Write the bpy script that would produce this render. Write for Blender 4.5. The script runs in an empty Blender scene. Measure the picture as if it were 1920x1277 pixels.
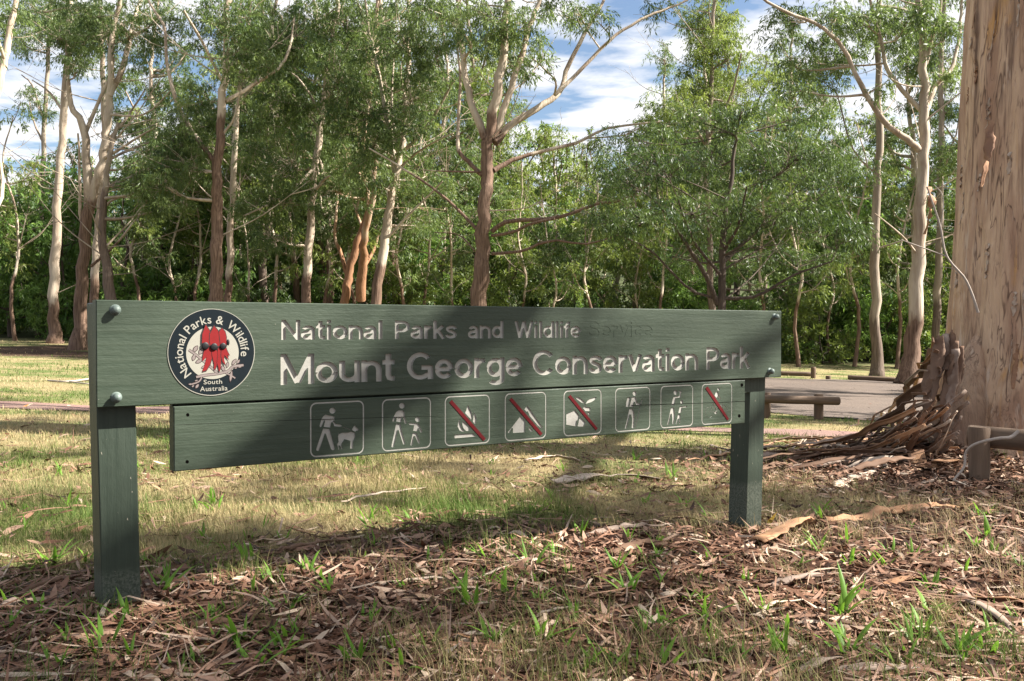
import bpy, math, random
import numpy as np
from mathutils import Vector, Matrix
from mathutils.geometry import delaunay_2d_cdt

sc = bpy.context.scene
col = sc.collection
R = math.radians
rng = np.random.default_rng(11)
random.seed(4)

# ------------------------------------------------------------------ camera
F = 1760.0                                   # focal length in photograph pixels (1920 wide)
CAM = np.array([0.0, 0.0, 0.80])
PITCH = math.atan(22.5 / F)
cam = bpy.data.cameras.new('camera')
cam.sensor_width = 36.0
cam.lens = 36.0 * F / 1920.0
cam.clip_start = 0.05
cam.clip_end = 3000
camo = bpy.data.objects.new('camera', cam)
camo.location = CAM
camo.rotation_euler = (R(90) - PITCH, 0, 0)
col.objects.link(camo)
sc.camera = camo

# ------------------------------------------------------------------ sky and sun
SUN = np.array([1.25, -0.06, 1.06]); SUN /= np.linalg.norm(SUN)
ELEV = math.asin(SUN[2]); AZ = math.atan2(SUN[0], SUN[1])
w = bpy.data.worlds.new('World'); sc.world = w; w.use_nodes = True
nt = w.node_tree; nt.nodes.clear()
def wn(t, **k):
    n = nt.nodes.new(t)
    for a, b in k.items(): setattr(n, a, b)
    return n
out = wn('ShaderNodeOutputWorld'); bg = wn('ShaderNodeBackground'); bg.inputs[1].default_value = 0.05
sky = wn('ShaderNodeTexSky', sky_type='NISHITA', sun_disc=False)
sky.sun_elevation = ELEV; sky.sun_rotation = AZ; sky.air_density = 1.0; sky.dust_density = 1.4; sky.ozone_density = 2.0
tc = wn('ShaderNodeTexCoord'); sep = wn('ShaderNodeSeparateXYZ')
zc = wn('ShaderNodeMath', operation='MAXIMUM'); zc.inputs[1].default_value = 0.06
dx = wn('ShaderNodeMath', operation='DIVIDE'); dy = wn('ShaderNodeMath', operation='DIVIDE')
cmb = wn('ShaderNodeCombineXYZ')
nz = wn('ShaderNodeTexNoise'); nz.inputs['Scale'].default_value = 1.3; nz.inputs['Detail'].default_value = 7; nz.inputs['Roughness'].default_value = 0.55
rp = wn('ShaderNodeValToRGB'); rp.color_ramp.elements[0].position = 0.42; rp.color_ramp.elements[1].position = 0.55
mx = wn('ShaderNodeMix', data_type='RGBA'); mx.inputs[7].default_value = (6.6, 6.6, 6.8, 1)
L = nt.links.new
L(tc.outputs['Generated'], sep.inputs[0]); L(sep.outputs[2], zc.inputs[0])
L(sep.outputs[0], dx.inputs[0]); L(zc.outputs[0], dx.inputs[1]); L(sep.outputs[1], dy.inputs[0]); L(zc.outputs[0], dy.inputs[1])
L(dx.outputs[0], cmb.inputs[0]); L(dy.outputs[0], cmb.inputs[1]); L(cmb.outputs[0], nz.inputs['Vector'])
L(nz.outputs['Fac'], rp.inputs[0]); L(rp.outputs[0], mx.inputs[0]); L(sky.outputs[0], mx.inputs[6])
L(mx.outputs[2], bg.inputs[0]); L(bg.outputs[0], out.inputs[0])

sun = bpy.data.lights.new('sun', 'SUN'); sun.energy = 5.0; sun.angle = R(0.53); sun.color = (1.0, 0.95, 0.86)
suno = bpy.data.objects.new('sun', sun); col.objects.link(suno)
suno.rotation_euler = Vector(-SUN).to_track_quat('-Z', 'Y').to_euler()

sc.view_settings.view_transform = 'Standard'; sc.view_settings.look = 'None'
sc.view_settings.exposure = 1.85; sc.view_settings.gamma = 1.0
sc.cycles.max_bounces = 6; sc.cycles.diffuse_bounces = 3; sc.cycles.transmission_bounces = 4; sc.cycles.glossy_bounces = 2

# ------------------------------------------------------------------ numeric helpers
def at(px, py, Z):
    """world point seen at photograph pixel (px,py), Z metres along the camera axis"""
    f = np.array([0, math.cos(PITCH), -math.sin(PITCH)]); u = np.array([0, math.sin(PITCH), math.cos(PITCH)])
    return CAM + Z * (f + (px - 960) / F * np.array([1., 0, 0]) - (py - 638.5) / F * u)

_H = np.random.default_rng(5).random((64, 64, 64))
def vnoise(p):
    p = np.asarray(p, float); i = np.floor(p).astype(int); f = p - i; f = f * f * (3 - 2 * f)
    r = 0
    for a in (0, 1):
        for b in (0, 1):
            for c in (0, 1):
                wgt = (f[..., 0] if a else 1 - f[..., 0]) * (f[..., 1] if b else 1 - f[..., 1]) * (f[..., 2] if c else 1 - f[..., 2])
                r = r + wgt * _H[(i[..., 0] + a) % 64, (i[..., 1] + b) % 64, (i[..., 2] + c) % 64]
    return r
def fbm(p, o=4):
    p = np.asarray(p, float); r = 0; a = 1; t = 0
    for k in range(o): r = r + a * vnoise(p * 2 ** k + 17.3 * k); t += a; a *= .5
    return r / t
def n2(x, y, s, o=3, seed=0.):
    return fbm(np.stack([np.asarray(x) * s, np.asarray(y) * s, np.full(np.shape(x), seed)], -1), o)

_gy = np.array([-80, 0, 4, 6, 13.7, 24, 34, 38, 45, 60, 100, 200, 420])
_gb = np.array([0.0, 0, -.03, -.07, -.37, -.44, -.46, -.38, -.2, .4, 4.0, 17, 40])
def g(x, y):
    x = np.asarray(x, float); y = np.asarray(y, float)
    b = (np.interp(y - 1.2, _gy, _gb) + np.interp(y, _gy, _gb) + np.interp(y + 1.2, _gy, _gb)) / 3
    s = 30 * np.tanh(x / 30)
    # heaped bark and litter round the foot of the big trunk
    m = .16 * np.exp(-(((x - 3.05) / .75) ** 2 + ((y - 6.6) / .7) ** 2))
    return b - .035 * s + .05 * (n2(x, y, .45, 2) - .5) + .02 * (n2(x, y, 2.3, 2, 3.) - .5) + m
def gz(x, y): return float(g(np.array([x]), np.array([y]))[0])
_ZS = 1.8 * 1.008 ** np.arange(520)
def ground_at(px, py):
    P = CAM + _ZS[:, None] * (at(px, py, 1.0) - CAM)[None]
    h = g(P[:, 0], P[:, 1]); k = np.argmax(P[:, 2] <= h)
    return np.array([P[k, 0], P[k, 1], h[k]])

# ------------------------------------------------------------------ objects
def link(o, parent=None, label=None, cat=None, group=None, kind=None):
    col.objects.link(o)
    if parent is not None: o.parent = parent
    if label: o['label'] = label
    if cat: o['category'] = cat
    if group: o['group'] = group
    if kind: o['kind'] = kind
    return o
def empty(name, loc, label, cat, group=None, rz=0):
    o = bpy.data.objects.new(name, None); o.empty_display_size = .1
    o.location = loc; o.rotation_euler = (0, 0, rz)
    return link(o, None, label, cat, group)
def mesh_np(name, v, faces, mats=(), smooth=True, fattr=None, vattr=None, midx=None):
    """faces: list of int arrays (n,k)"""
    me = bpy.data.meshes.new(name)
    v = np.asarray(v, np.float32); me.vertices.add(len(v)); me.vertices.foreach_set('co', v.ravel())
    faces = [np.asarray(f, np.int32) for f in faces if len(f)]
    lt = np.concatenate([f.ravel() for f in faces]); tot = np.concatenate([np.full(len(f), f.shape[1]) for f in faces])
    me.loops.add(len(lt)); me.loops.foreach_set('vertex_index', lt)
    me.polygons.add(len(tot)); me.polygons.foreach_set('loop_start', np.concatenate([[0], np.cumsum(tot)[:-1]]).astype(np.int32))
    me.polygons.foreach_set('use_smooth', np.full(len(tot), bool(smooth)))
    for m in mats: me.materials.append(m)
    if midx is not None: me.polygons.foreach_set('material_index', np.asarray(midx, np.int32))
    for k, a in (fattr or {}).items():
        t = me.attributes.new(k, 'FLOAT', 'FACE'); t.data.foreach_set('value', np.asarray(a, np.float32))
    for k, a in (vattr or {}).items():
        t = me.attributes.new(k, 'FLOAT', 'POINT'); t.data.foreach_set('value', np.asarray(a, np.float32))
    me.update(calc_edges=True); me.validate(clean_customdata=False)
    return me
def mobj(name, me, parent=None, **k):
    return link(bpy.data.objects.new(name, me), parent, **k)

# ------------------------------------------------------------------ materials
def mat(name):
    m = bpy.data.materials.new(name); m.use_nodes = True
    t = m.node_tree; b = t.nodes['Principled BSDF']
    return m, t, b
def nd(t, typ, ins=None, **k):
    n = t.nodes.new(typ)
    for a, b in k.items(): setattr(n, a, b)
    for a, b in (ins or {}).items(): n.inputs[a].default_value = b
    return n
def ramp(t, src, stops):
    r = t.nodes.new('ShaderNodeValToRGB'); e = r.color_ramp.elements
    while len(e) < len(stops): e.new(.5)
    for i, (p, c) in enumerate(stops):
        e[i].position = p; e[i].color = c if len(c) == 4 else (*c, 1)
    t.links.new(src, r.inputs[0]); return r.outputs[0]
def mixc(t, fac, a, b, mode='MIX'):
    m = t.nodes.new('ShaderNodeMix'); m.data_type = 'RGBA'; m.blend_type = mode
    for s, i in ((fac, 0), (a, 6), (b, 7)):
        if isinstance(s, (int, float)): m.inputs[i].default_value = s
        elif isinstance(s, tuple): m.inputs[i].default_value = s if len(s) == 4 else (*s, 1)
        else: t.links.new(s, m.inputs[i])
    return m.outputs[2]
def noise(t, scale, detail=4, rough=.5, vec=None, dist=0, stretch=None, coord='Object'):
    n = nd(t, 'ShaderNodeTexNoise', {'Scale': scale, 'Detail': detail, 'Roughness': rough, 'Distortion': dist})
    c = t.nodes.new('ShaderNodeTexCoord').outputs[coord] if vec is None else vec
    if stretch:
        mp = nd(t, 'ShaderNodeMapping'); mp.inputs['Scale'].default_value = stretch; t.links.new(c, mp.inputs[0]); c = mp.outputs[0]
    t.links.new(c, n.inputs['Vector']); return n.outputs['Fac']
def bump(t, b, h, strength=.4, dist=.01):
    n = nd(t, 'ShaderNodeBump', {'Strength': strength, 'Distance': dist}); t.links.new(h, n.inputs['Height']); t.links.new(n.outputs[0], b.inputs['Normal'])
def attr(t, name): return nd(t, 'ShaderNodeAttribute', attribute_name=name).outputs['Fac']

def leaf_mat(name, dark, lite, trans=.35, rough=.42, spec=.3):
    m, t, b = mat(name)
    c = ramp(t, attr(t, 'tone'), [(0, dark), (.6, tuple((a + c_) / 2 for a, c_ in zip(dark, lite))), (1, lite)])
    t.links.new(c, b.inputs['Base Color']); b.inputs['Roughness'].default_value = rough
    b.inputs['Specular IOR Level'].default_value = spec
    tr = nd(t, 'ShaderNodeBsdfTranslucent'); mxs = nd(t, 'ShaderNodeMixShader', {0: trans})
    tc_ = mixc(t, .5, c, (lite[0] * 1.2, lite[1] * 1.3, lite[2] * .7))
    t.links.new(tc_, tr.inputs[0])
    o = t.nodes['Material Output']
    t.links.new(b.outputs[0], mxs.inputs[1]); t.links.new(tr.outputs[0], mxs.inputs[2]); t.links.new(mxs.outputs[0], o.inputs[0])
    return m
M_GUM = leaf_mat('gum_leaves', (.034, .068, .026), (.20, .26, .092), .42)
M_OLIVE = leaf_mat('olive_leaves', (.058, .098, .026), (.26, .31, .085), .45)
M_DARK = leaf_mat('dark_leaves', (.020, .046, .017), (.12, .17, .052), .36)
M_BRIGHT = leaf_mat('bright_leaves', (.05, .11, .030), (.22, .33, .085), .45)

def bark_mat(name, pale, pale2, dark, dark2):
    m, t, b = mat(name)
    a = noise(t, 1.0, 5, .6, stretch=(3, 3, .5)); b2 = noise(t, 14, 4, .6, stretch=(1.6, 1.6, .12))
    pc = mixc(t, ramp(t, a, [(.38, (0, 0, 0)), (.62, (1, 1, 1))]), pale, pale2)
    dc = mixc(t, ramp(t, b2, [(.35, (0, 0, 0)), (.65, (1, 1, 1))]), dark, dark2)
    rough = attr(t, 'rough')
    add = nd(t, 'ShaderNodeMath', operation='ADD'); t.links.new(rough, add.inputs[0])
    sc_ = nd(t, 'ShaderNodeMath', {1: .9}, operation='MULTIPLY_ADD'); sc_.inputs[2].default_value = -.45
    t.links.new(noise(t, 2.2, 5, .65, stretch=(2, 2, .35)), sc_.inputs[0]); t.links.new(sc_.outputs[0], add.inputs[1])
    f = ramp(t, add.outputs[0], [(.42, (0, 0, 0)), (.58, (1, 1, 1))])
    t.links.new(mixc(t, f, pc, dc), b.inputs['Base Color']); b.inputs['Roughness'].default_value = .8
    b.inputs['Specular IOR Level'].default_value = .25
    bump(t, b, b2, .6, .03)
    return m
M_BARK = bark_mat('gum_bark', (.50, .42, .33), (.30, .225, .165), (.085, .050, .034), (.21, .135, .095))
M_BARK2 = bark_mat('grey_bark', (.34, .28, .22), (.19, .145, .11), (.085, .06, .046), (.17, .125, .10))
M_BARKD = bark_mat('dark_bark', (.11, .085, .065), (.075, .055, .042), (.05, .036, .028), (.10, .075, .058))
M_BARKR = bark_mat('rufous_bark', (.46, .35, .26), (.34, .20, .12), (.22, .11, .06), (.34, .18, .10))

# ------------------------------------------------------------------ tubes, twigs, leaves
def catmull(p, n):
    p = np.asarray(p, float)
    if len(p) == 2: return p[0] + (p[1] - p[0]) * np.linspace(0, 1, n)[:, None]
    q = np.vstack([2 * p[0] - p[1], p, 2 * p[-1] - p[-2]])
    t = np.linspace(0, len(p) - 1 - 1e-6, n); i = t.astype(int); f = (t - i)[:, None]
    a, b, c, d = q[i], q[i + 1], q[i + 2], q[i + 3]
    return .5 * (2 * b + (c - a) * f + (2 * a - 5 * b + 4 * c - d) * f ** 2 + (3 * b - a - 3 * c + d) * f ** 3)
class MB:
    def __init__(s): s.v = []; s.q = []; s.t = []; s.n = 0; s.a = []
    def add(s, v, q=(), t=(), a=None):
        s.v.append(np.asarray(v, float))
        if len(q): s.q.append(np.asarray(q) + s.n)
        if len(t): s.t.append(np.asarray(t) + s.n)
        s.a.append(np.zeros(len(v)) if a is None else np.broadcast_to(a, (len(v),)))
        s.n += len(v)
    def mesh(s, name, mats, smooth=True, va='rough', midx=None):
        f = ([np.vstack(s.q)] if s.q else []) + ([np.vstack(s.t)] if s.t else [])
        return mesh_np(name, np.vstack(s.v), f, mats, smooth, vattr={va: np.concatenate(s.a)}, midx=midx)
def tube(mb, pts, rad, sides=8, wob=.06, seed=0, rough=None):
    pts = np.asarray(pts, float); n = len(pts); rad = np.broadcast_to(rad, (n,)).astype(float)
    T = np.gradient(pts, axis=0); T /= np.linalg.norm(T, axis=1)[:, None] + 1e-9
    ref = np.array([1., 0, 0]) if abs(T[0][0]) < .8 else np.array([0, 1., 0])
    N = np.zeros_like(T); cur = ref
    for i in range(n):
        cur = cur - T[i] * (cur @ T[i]); cur /= np.linalg.norm(cur) + 1e-9; N[i] = cur
    B = np.cross(T, N); th = np.arange(sides) / sides * 2 * math.pi
    rr = rad[:, None] * (1 + wob * 2 * (vnoise(np.stack(np.broadcast_arrays(np.cos(th)[None] * 1.3 + seed, np.sin(th)[None] * 1.3, (np.arange(n) * .5)[:, None]), -1)) - .5))
    v = pts[:, None] + rr[..., None] * (N[:, None] * np.cos(th)[None, :, None] + B[:, None] * np.sin(th)[None, :, None])
    i = np.arange(n - 1)[:, None] * sides; j = np.arange(sides)[None]; k = (j + 1) % sides
    q = np.stack([i + j, i + k, i + sides + k, i + sides + j], -1).reshape(-1, 4)
    a = None if rough is None else np.repeat(rough, sides)
    mb.add(v.reshape(-1, 3), q, a=a)
    c = np.vstack([v[-1], pts[-1:]]); mb.add(c, t=[(x, (x + 1) % sides, sides) for x in range(sides)], a=None if rough is None else rough[-1])
    c = np.vstack([v[0], pts[:1]]); mb.add(c, t=[((x + 1) % sides, x, sides) for x in range(sides)], a=None if rough is None else rough[0])
def twigs(mb, A, B, r0, r1, sag=.12, r=None):
    A = np.asarray(A, float); B = np.asarray(B, float); n = len(A)
    if not n: return
    r = r or rng
    Ln = np.linalg.norm(B - A, axis=1)[:, None]
    mid = (A + B) / 2 + r.normal(0, .10, (n, 3)) * Ln + np.array([0, 0, 1.]) * sag * Ln
    rings = []
    for P, rad in ((A, r0), (mid, (r0 + r1) / 2), (B, r1)):
        for k in range(3):
            a = k * 2.0944; D = (B - A) / (Ln + 1e-9)
            U = np.cross(D, [0.31, .2, .93]); U /= np.linalg.norm(U, axis=1)[:, None] + 1e-9; V = np.cross(D, U)
            rings.append(P + np.reshape(rad, (-1, 1)) * (U * math.cos(a) + V * math.sin(a)))
    v = np.stack(rings, 1).reshape(-1, 3); base = np.arange(n)[:, None] * 9
    q = []
    for s_ in (0, 3):
        for k in range(3): q.append(np.stack([base[:, 0] + s_ + k, base[:, 0] + s_ + (k + 1) % 3, base[:, 0] + s_ + 3 + (k + 1) % 3, base[:, 0] + s_ + 3 + k], -1))
    mb.add(v, np.vstack(q))
def leaf_quads(P, D, Ln, W, r):
    n = len(P); D = D / (np.linalg.norm(D, axis=1)[:, None] + 1e-9)
    S = np.cross(D, r.normal(size=(n, 3))); S /= np.linalg.norm(S, axis=1)[:, None] + 1e-9
    Ln = np.reshape(Ln, (-1, 1)); W = np.reshape(W, (-1, 1)); m = P + D * Ln * .42
    v = np.stack([P, m + S * W / 2, P + D * Ln, m - S * W / 2], 1).reshape(-1, 3)
    return v, np.arange(n * 4).reshape(-1, 4)
def clump_leaves(C, rad, per, L_, W_, r, droop=.75, tone0=.5, tvar=.27):
    """leaves on drooping sprigs round every clump centre C"""
    M = len(C); ns = max(3, per // 9); k = per // ns
    d = r.normal(size=(M, ns, 3)); d /= np.linalg.norm(d, axis=2)[..., None]; d[..., 2] = d[..., 2] * .7 + .1
    rad = np.reshape(np.broadcast_to(rad, (M,)), (M, 1, 1, 1))
    t = r.uniform(.25, 1.0, (M, ns, k, 1))
    P = C[:, None, None] + d[:, :, None] * rad * t + np.array([0, 0, -1.]) * rad * .55 * t ** 2
    P = P + r.normal(0, .05, P.shape) * rad
    D = d[:, :, None] * .5 + np.array([0, 0, -1.]) * droop + r.normal(0, .42, P.shape)
    n = M * ns * k
    tone = np.clip(tone0 + r.normal(0, tvar, (M, 1, 1)) + r.normal(0, .14, (M, ns, k)), 0, 1).ravel()
    v, q = leaf_quads(P.reshape(-1, 3), D.reshape(-1, 3), r.uniform(.7, 1.25, n) * L_, r.uniform(.7, 1.3, n) * W_, r)
    return v, q, tone

def build_tree(name, label, base, stems, blobs, leafmat, barkmat, cat='tree', group=None, z_rough=3.0, seed=0, Lf=(.16, .030),
               dens=6.2, per=108, crad=.46, tone=.5, flare=1.5, sides=10, droop=.75, twig=.012, limbs=False, extra=(), bare=0):
    """stems: (pts, r0, r1) in world metres; the first one starts at the ground. blobs: (centre, (rx,ry,rz))"""
    r = np.random.default_rng(seed + 100); base = np.asarray(base, float)
    root = empty(name, base, label, cat, group)
    tr = MB(); br = MB(); samples = []; srad = []
    for k, (pts, r0, r1) in enumerate(stems):
        pts = np.asarray(pts, float) - base
        ln = np.sum(np.linalg.norm(np.diff(pts, axis=0), axis=1)); n = int(max(6, min(40, ln / .35)))
        P = catmull(pts, n); P[1:-1] += (r.random((n - 2, 3)) - .5) * min(.12, r0 * .5)
        t = np.linspace(0, 1, n); rad = r0 + (r1 - r0) * t
        if k == 0:
            rad = rad * (1 + (flare - 1) * np.exp(-np.maximum(P[:, 2], 0) / .45))
        ro = np.clip(1 - (P[:, 2] - z_rough) / 1.6, 0, 1) if k == 0 else np.clip(.75 - (P[:, 2] - z_rough) / 1.6 - t * 1.2, 0, 1)
        own = MB() if (limbs and k) else None
        tube(tr if k == 0 else (own or br), P, rad, sides if r0 > .05 else 6, .10, seed + k * 3.1, ro)
        if own: mobj('limb', own.mesh(name + '_limb', [barkmat]), root)
        samples.append(P); srad.append(rad)
    for k in range(bare):
        m = int(r.integers(len(samples[0]) // 4, len(samples[0]) - 1)); A = samples[0][m]; a = r.random() * 6.28; l_ = r.uniform(1.2, 3.6); d = np.array([math.cos(a), math.sin(a) * .6, r.uniform(-.1, .9)])
        B = A + d * l_ * .5 + r.normal(0, .12, 3); E_ = B + (d + [0, 0, .35]) * l_ * .5 + r.normal(0, .2, 3); r_b = r.uniform(.018, .035)
        tube(br, catmull(np.array([A, B, E_]), 10), np.linspace(r_b, .007, 10), 5, .1, k)
        for q in range(3):
            P0 = B + (E_ - B) * r.random(); e2 = P0 + (d + r.normal(0, .6, 3)) * l_ * .28; tube(br, catmull(np.array([P0, (P0 + e2) / 2 + r.normal(0, .06, 3), e2]), 6), np.linspace(.011, .004, 6), 4, .1, k)
    S = np.vstack(samples); SR = np.concatenate(srad)
    lv = []; lq = []; lt = []; nv = 0
    for (c, e) in blobs:
        c = np.asarray(c, float) - base; e = np.asarray(e, float)
        nc = max(4, int(dens * 3.14 * e[0] * e[2] * (.6 + .4 * e[1])))
        q = r.normal(size=(nc, 3)); q /= np.linalg.norm(q, axis=1)[:, None]; C = c + q * e * (r.random((nc, 1)) ** .45)
        # bough from the stem to this foliage mass, then twigs to every clump
        dist = np.linalg.norm(S - c, axis=1) + np.maximum(0, S[:, 2] - c[2] + .2) * 2.5; i = int(np.argmin(dist))
        A = S[i]; rb = min(SR[i] * .6, .02 + .035 * np.linalg.norm(c - A) ** .5)
        mid = (A + c) / 2 + np.array([*r.normal(0, .12, 2), -.06]) * np.linalg.norm(c - A)
        Pb = catmull(np.array([A, mid, c]), 8); tube(br, Pb, np.linspace(rb, .015, 8), 5, .05, seed)
        j = r.integers(3, 8, nc); twigs(br, Pb[j], C, twig, .004, .05, r)
        v, f, tn = clump_leaves(C, r.uniform(.65, 1.25, nc) * crad, per, Lf[0], Lf[1], r, droop, tone)
        lv.append(v); lq.append(f + nv); lt.append(tn); nv += len(v)
    if len(extra):
        C = np.asarray(extra) - base; i = np.array([int(np.argmin(np.linalg.norm(S - c, axis=1))) for c in C]); twigs(br, S[i], C, .012, .004, .03, r)
        v, f, tn = clump_leaves(C, r.uniform(.6, 1.2, len(C)) * .32, 63, Lf[0], Lf[1], r, droop, tone); lv.append(v); lq.append(f + nv); lt.append(tn); nv += len(v)
    mobj('trunk', tr.mesh(name + '_trunk', [barkmat]), root)
    if br.n: mobj('twigs', br.mesh(name + '_twigs', [barkmat]), root)['kind'] = 'stuff'
    if lv: mobj('crown', mesh_np(name + '_crown', np.vstack(lv), [np.vstack(lq)], [leafmat], False, fattr={'tone': np.concatenate(lt)}), root)
    return root
def px_tree(name, label, Z, stems, blobs, leafmat=None, barkmat=None, seed=0, dz=1.2, flat=1., zdark=None, top=True, **k):
    """stems: (points in photograph pixels (x,y[,depth offset]), width px at start, at end)"""
    r = np.random.default_rng(seed)
    ws = []; bw = []
    for i, (pp, w0, w1) in enumerate(stems):
        d0 = 0 if i == 0 else r.uniform(-dz, dz)
        m = len(pp); P = [at(p[0], p[1], Z + (p[2] if len(p) > 2 else d0 * j / max(1, m - 1))) for j, p in enumerate(pp)]
        if i == 0:
            b = P[0].copy(); gzv = gz(b[0], b[1])
            if b[2] > gzv + .05:
                P.insert(0, np.array([b[0] - (P[1][0] - b[0]) * .25, b[1], gzv - .15]))
            else: P[0][2] = gzv - .15
            base = P[0].copy(); base[2] = gzv
        if top and pp[-1][1] <= 12:
            d = P[-1] - P[-2]; d /= np.linalg.norm(d); d[2] = max(d[2], .5)
            for s_ in (2.2, 4.4):
                P.append(P[-1] + d * 2.2 + r.normal(0, .35, 3))
                bw.append((P[-1] + r.normal(0, .5, 3), (1.3, 1.3, 1.0)))
            w1 = w1 * .45
        ws.append((np.array(P), w0 * .9 / F * Z / 2, max(.008, w1 * .9 / F * Z / 2)))
    for b in blobs:
        c = at(b[0], b[1], Z + (b[4] if len(b) > 4 else r.uniform(-dz, dz))); s_ = Z / F
        bw.append((c, (b[2] * s_ * 1.4, (b[2] + b[3]) / 2 * s_ * 1.4, b[3] * s_ * 1.35 * flat)))
    zr = 3.0 if zdark is None else at(0, zdark, Z)[2] - base[2]
    return build_tree(name, label, base, ws, bw, leafmat or M_GUM, barkmat or M_BARK, seed=seed, z_rough=zr, limbs=True, bare=k.pop('bare', 9), **k)

# ================================================================== THE SETTING
# ------------------------------------------------------------------ ground sheet
def axis(lo, hi, n, c, s):
    t = np.linspace(np.arcsinh((lo - c) / s), np.arcsinh((hi - c) / s), n); return c + s * np.sinh(t)
def ground_mat():
    m, t, b = mat('ground_soil_and_turf')
    n1 = noise(t, .9, 6, .6); n2_ = noise(t, 9, 6, .7); n3 = noise(t, 60, 4, .7)
    soil = mixc(t, ramp(t, n3, [(.35, (0, 0, 0)), (.68, (1, 1, 1))]), (.030, .019, .013), (.11, .068, .045))
    dry = mixc(t, ramp(t, n3, [(.3, (0, 0, 0)), (.7, (1, 1, 1))]), (.17, .13, .065), (.34, .28, .15))
    grn = mixc(t, ramp(t, n3, [(.3, (0, 0, 0)), (.7, (1, 1, 1))]), (.06, .085, .025), (.15, .18, .06))
    turf = mixc(t, ramp(t, n1, [(.42, (0, 0, 0)), (.62, (1, 1, 1))]), dry, grn)
    f = attr(t, 'turf')
    add = nd(t, 'ShaderNodeMath', operation='ADD'); t.links.new(f, add.inputs[0])
    sub = nd(t, 'ShaderNodeMath', {1: .8}, operation='MULTIPLY_ADD'); sub.inputs[2].default_value = -.4
    t.links.new(n2_, sub.inputs[0]); t.links.new(sub.outputs[0], add.inputs[1])
    floor_ = mixc(t, n2_, (.03, .04, .018), (.085, .095, .04))       # leafy forest floor among the trees
    t.links.new(mixc(t, attr(t, 'wood'), mixc(t, ramp(t, add.outputs[0], [(.4, (0, 0, 0)), (.6, (1, 1, 1))]), soil, turf), floor_), b.inputs['Base Color'])
    b.inputs['Roughness'].default_value = .95; b.inputs['Specular IOR Level'].default_value = .1
    bump(t, b, n3, .8, .02); return m
def turf_mask(x, y):
    """1 = lawn, 0 = bare litter-covered soil"""
    edge = 3.45 + .7 * (n2(x, y, .8, 3, 9.) - .5) * 2 + .42 * np.clip(x, -2, 6)
    m = np.clip((y - edge) / .9 + .25, 0, 1)
    pile = np.exp(-(((x - 3.2) / 1.9) ** 2 + ((y - 6.2) / 1.6) ** 2))
    m = np.clip(m - 1.3 * pile, 0, 1)
    m = np.where((y > 24) & (x < -6), np.clip(m - np.clip((y - 24) / 5, 0, .8) * (n2(x, y, .3, 2, 4.) > .42), 0, 1), m)
    m = np.where(y > 40, np.clip(m - (y - 40) / 6, 0, 1), m)
    return m
gx = axis(-320, 320, 230, .5, 6); gy_ = axis(-50, 420, 250, 4, 6)
GX, GY = np.meshgrid(gx, gy_); GZ = g(GX, GY)
v = np.stack([GX, GY, GZ], -1).reshape(-1, 3); nx = len(gx)
i = (np.arange(len(gy_) - 1)[:, None] * nx + np.arange(nx - 1)[None]).ravel()
me = mesh_np('ground', v, [np.stack([i, i + 1, i + nx + 1, i + nx], -1)], [ground_mat()], True, vattr={'turf': turf_mask(GX, GY).ravel(), 'wood': np.clip((GY - 39) / 5, 0, 1).ravel()})
mobj('ground', me, kind='structure')

def gravel_mat(name, a, b_, big):
    m, t, b = mat(name)
    n1 = noise(t, 120, 3, .7); n2_ = noise(t, big, 5, .6)
    c = mixc(t, ramp(t, n1, [(.35, (0, 0, 0)), (.65, (1, 1, 1))]), a, b_)
    c = mixc(t, ramp(t, n2_, [(.4, (0, 0, 0)), (.7, (.6, .6, .6))]), c, (.17, .125, .095))
    t.links.new(c, b.inputs['Base Color']); b.inputs['Roughness'].default_value = .95; bump(t, b, n1, .6, .02); return m
def sheet(name, xs, y0f, y1f, ny, m, lift):
    xs = np.asarray(xs); tt = np.linspace(0, 1, ny)
    X = np.repeat(xs[None], ny, 0); Y = y0f(X[0])[None] * (1 - tt[:, None]) + y1f(X[0])[None] * tt[:, None]
    Zz = g(X, Y) + lift
    n = len(xs); i = (np.arange(ny - 1)[:, None] * n + np.arange(n - 1)[None]).ravel()
    return mobj(name, mesh_np(name, np.stack([X, Y, Zz], -1).reshape(-1, 3), [np.stack([i, i + 1, i + n + 1, i + n], -1)], [m]), kind='structure')
def wob(x, s, a, seed): return a * 2 * (n2(x, np.zeros_like(x), s, 4, seed) - .5)
PARK0 = lambda x: 12.6 + 1.3 * np.exp(-(x - 3.0) / 1.2) * 4 + wob(x, .5, .9, 2.)
PARK1 = lambda x: 29.5 + wob(x, .25, 1.2, 5.) - np.exp(-(x - 3.0) / 1.2) * 7
sheet('gravel_car_park', np.linspace(3.0, 60, 160), PARK0, PARK1, 60, gravel_mat('pale_gravel', (.042, .031, .024), (.155, .115, .092), .35), .012)
PATH0 = lambda x: 10.0 + wob(x, .5, .7, 7.); PATH1 = lambda x: 11.0 + wob(x, .6, .7, 11.)
sheet('dirt_path', np.linspace(-14, 14, 160), PATH0, PATH1, 12, gravel_mat('red_dirt', (.16, .085, .07), (.30, .18, .15), 2.), .008)
def bare(x, y):
    return ((x > 3.2) & (y > PARK0(x)) & (y < PARK1(x))) | ((y > PATH0(x)) & (y < PATH1(x)))

# ================================================================== THE SIGN
DX, DY = .8200, .5724
_n = math.hypot(DX, DY); DX /= _n; DY /= _n
SX, SY = -1.114, 2.514                       # front left end of the upper board
ANG = math.atan2(DY, DX)
TOP, BOT, TOP2, BOT2, LEN, THK = .877, .587, .581, .398, 2.80, .045
S2A, S2B = .2017, 2.566
def pix2sign(px, py):
    d = at(px, py, 1.0) - CAM; nn = np.array([DY, -DX, 0.])
    t = ((np.array([SX, SY, 0.]) - CAM) @ nn) / (d @ nn); p = CAM + t * d
    return ((p[0] - SX) * DX + (p[1] - SY) * DY, p[2])

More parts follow.
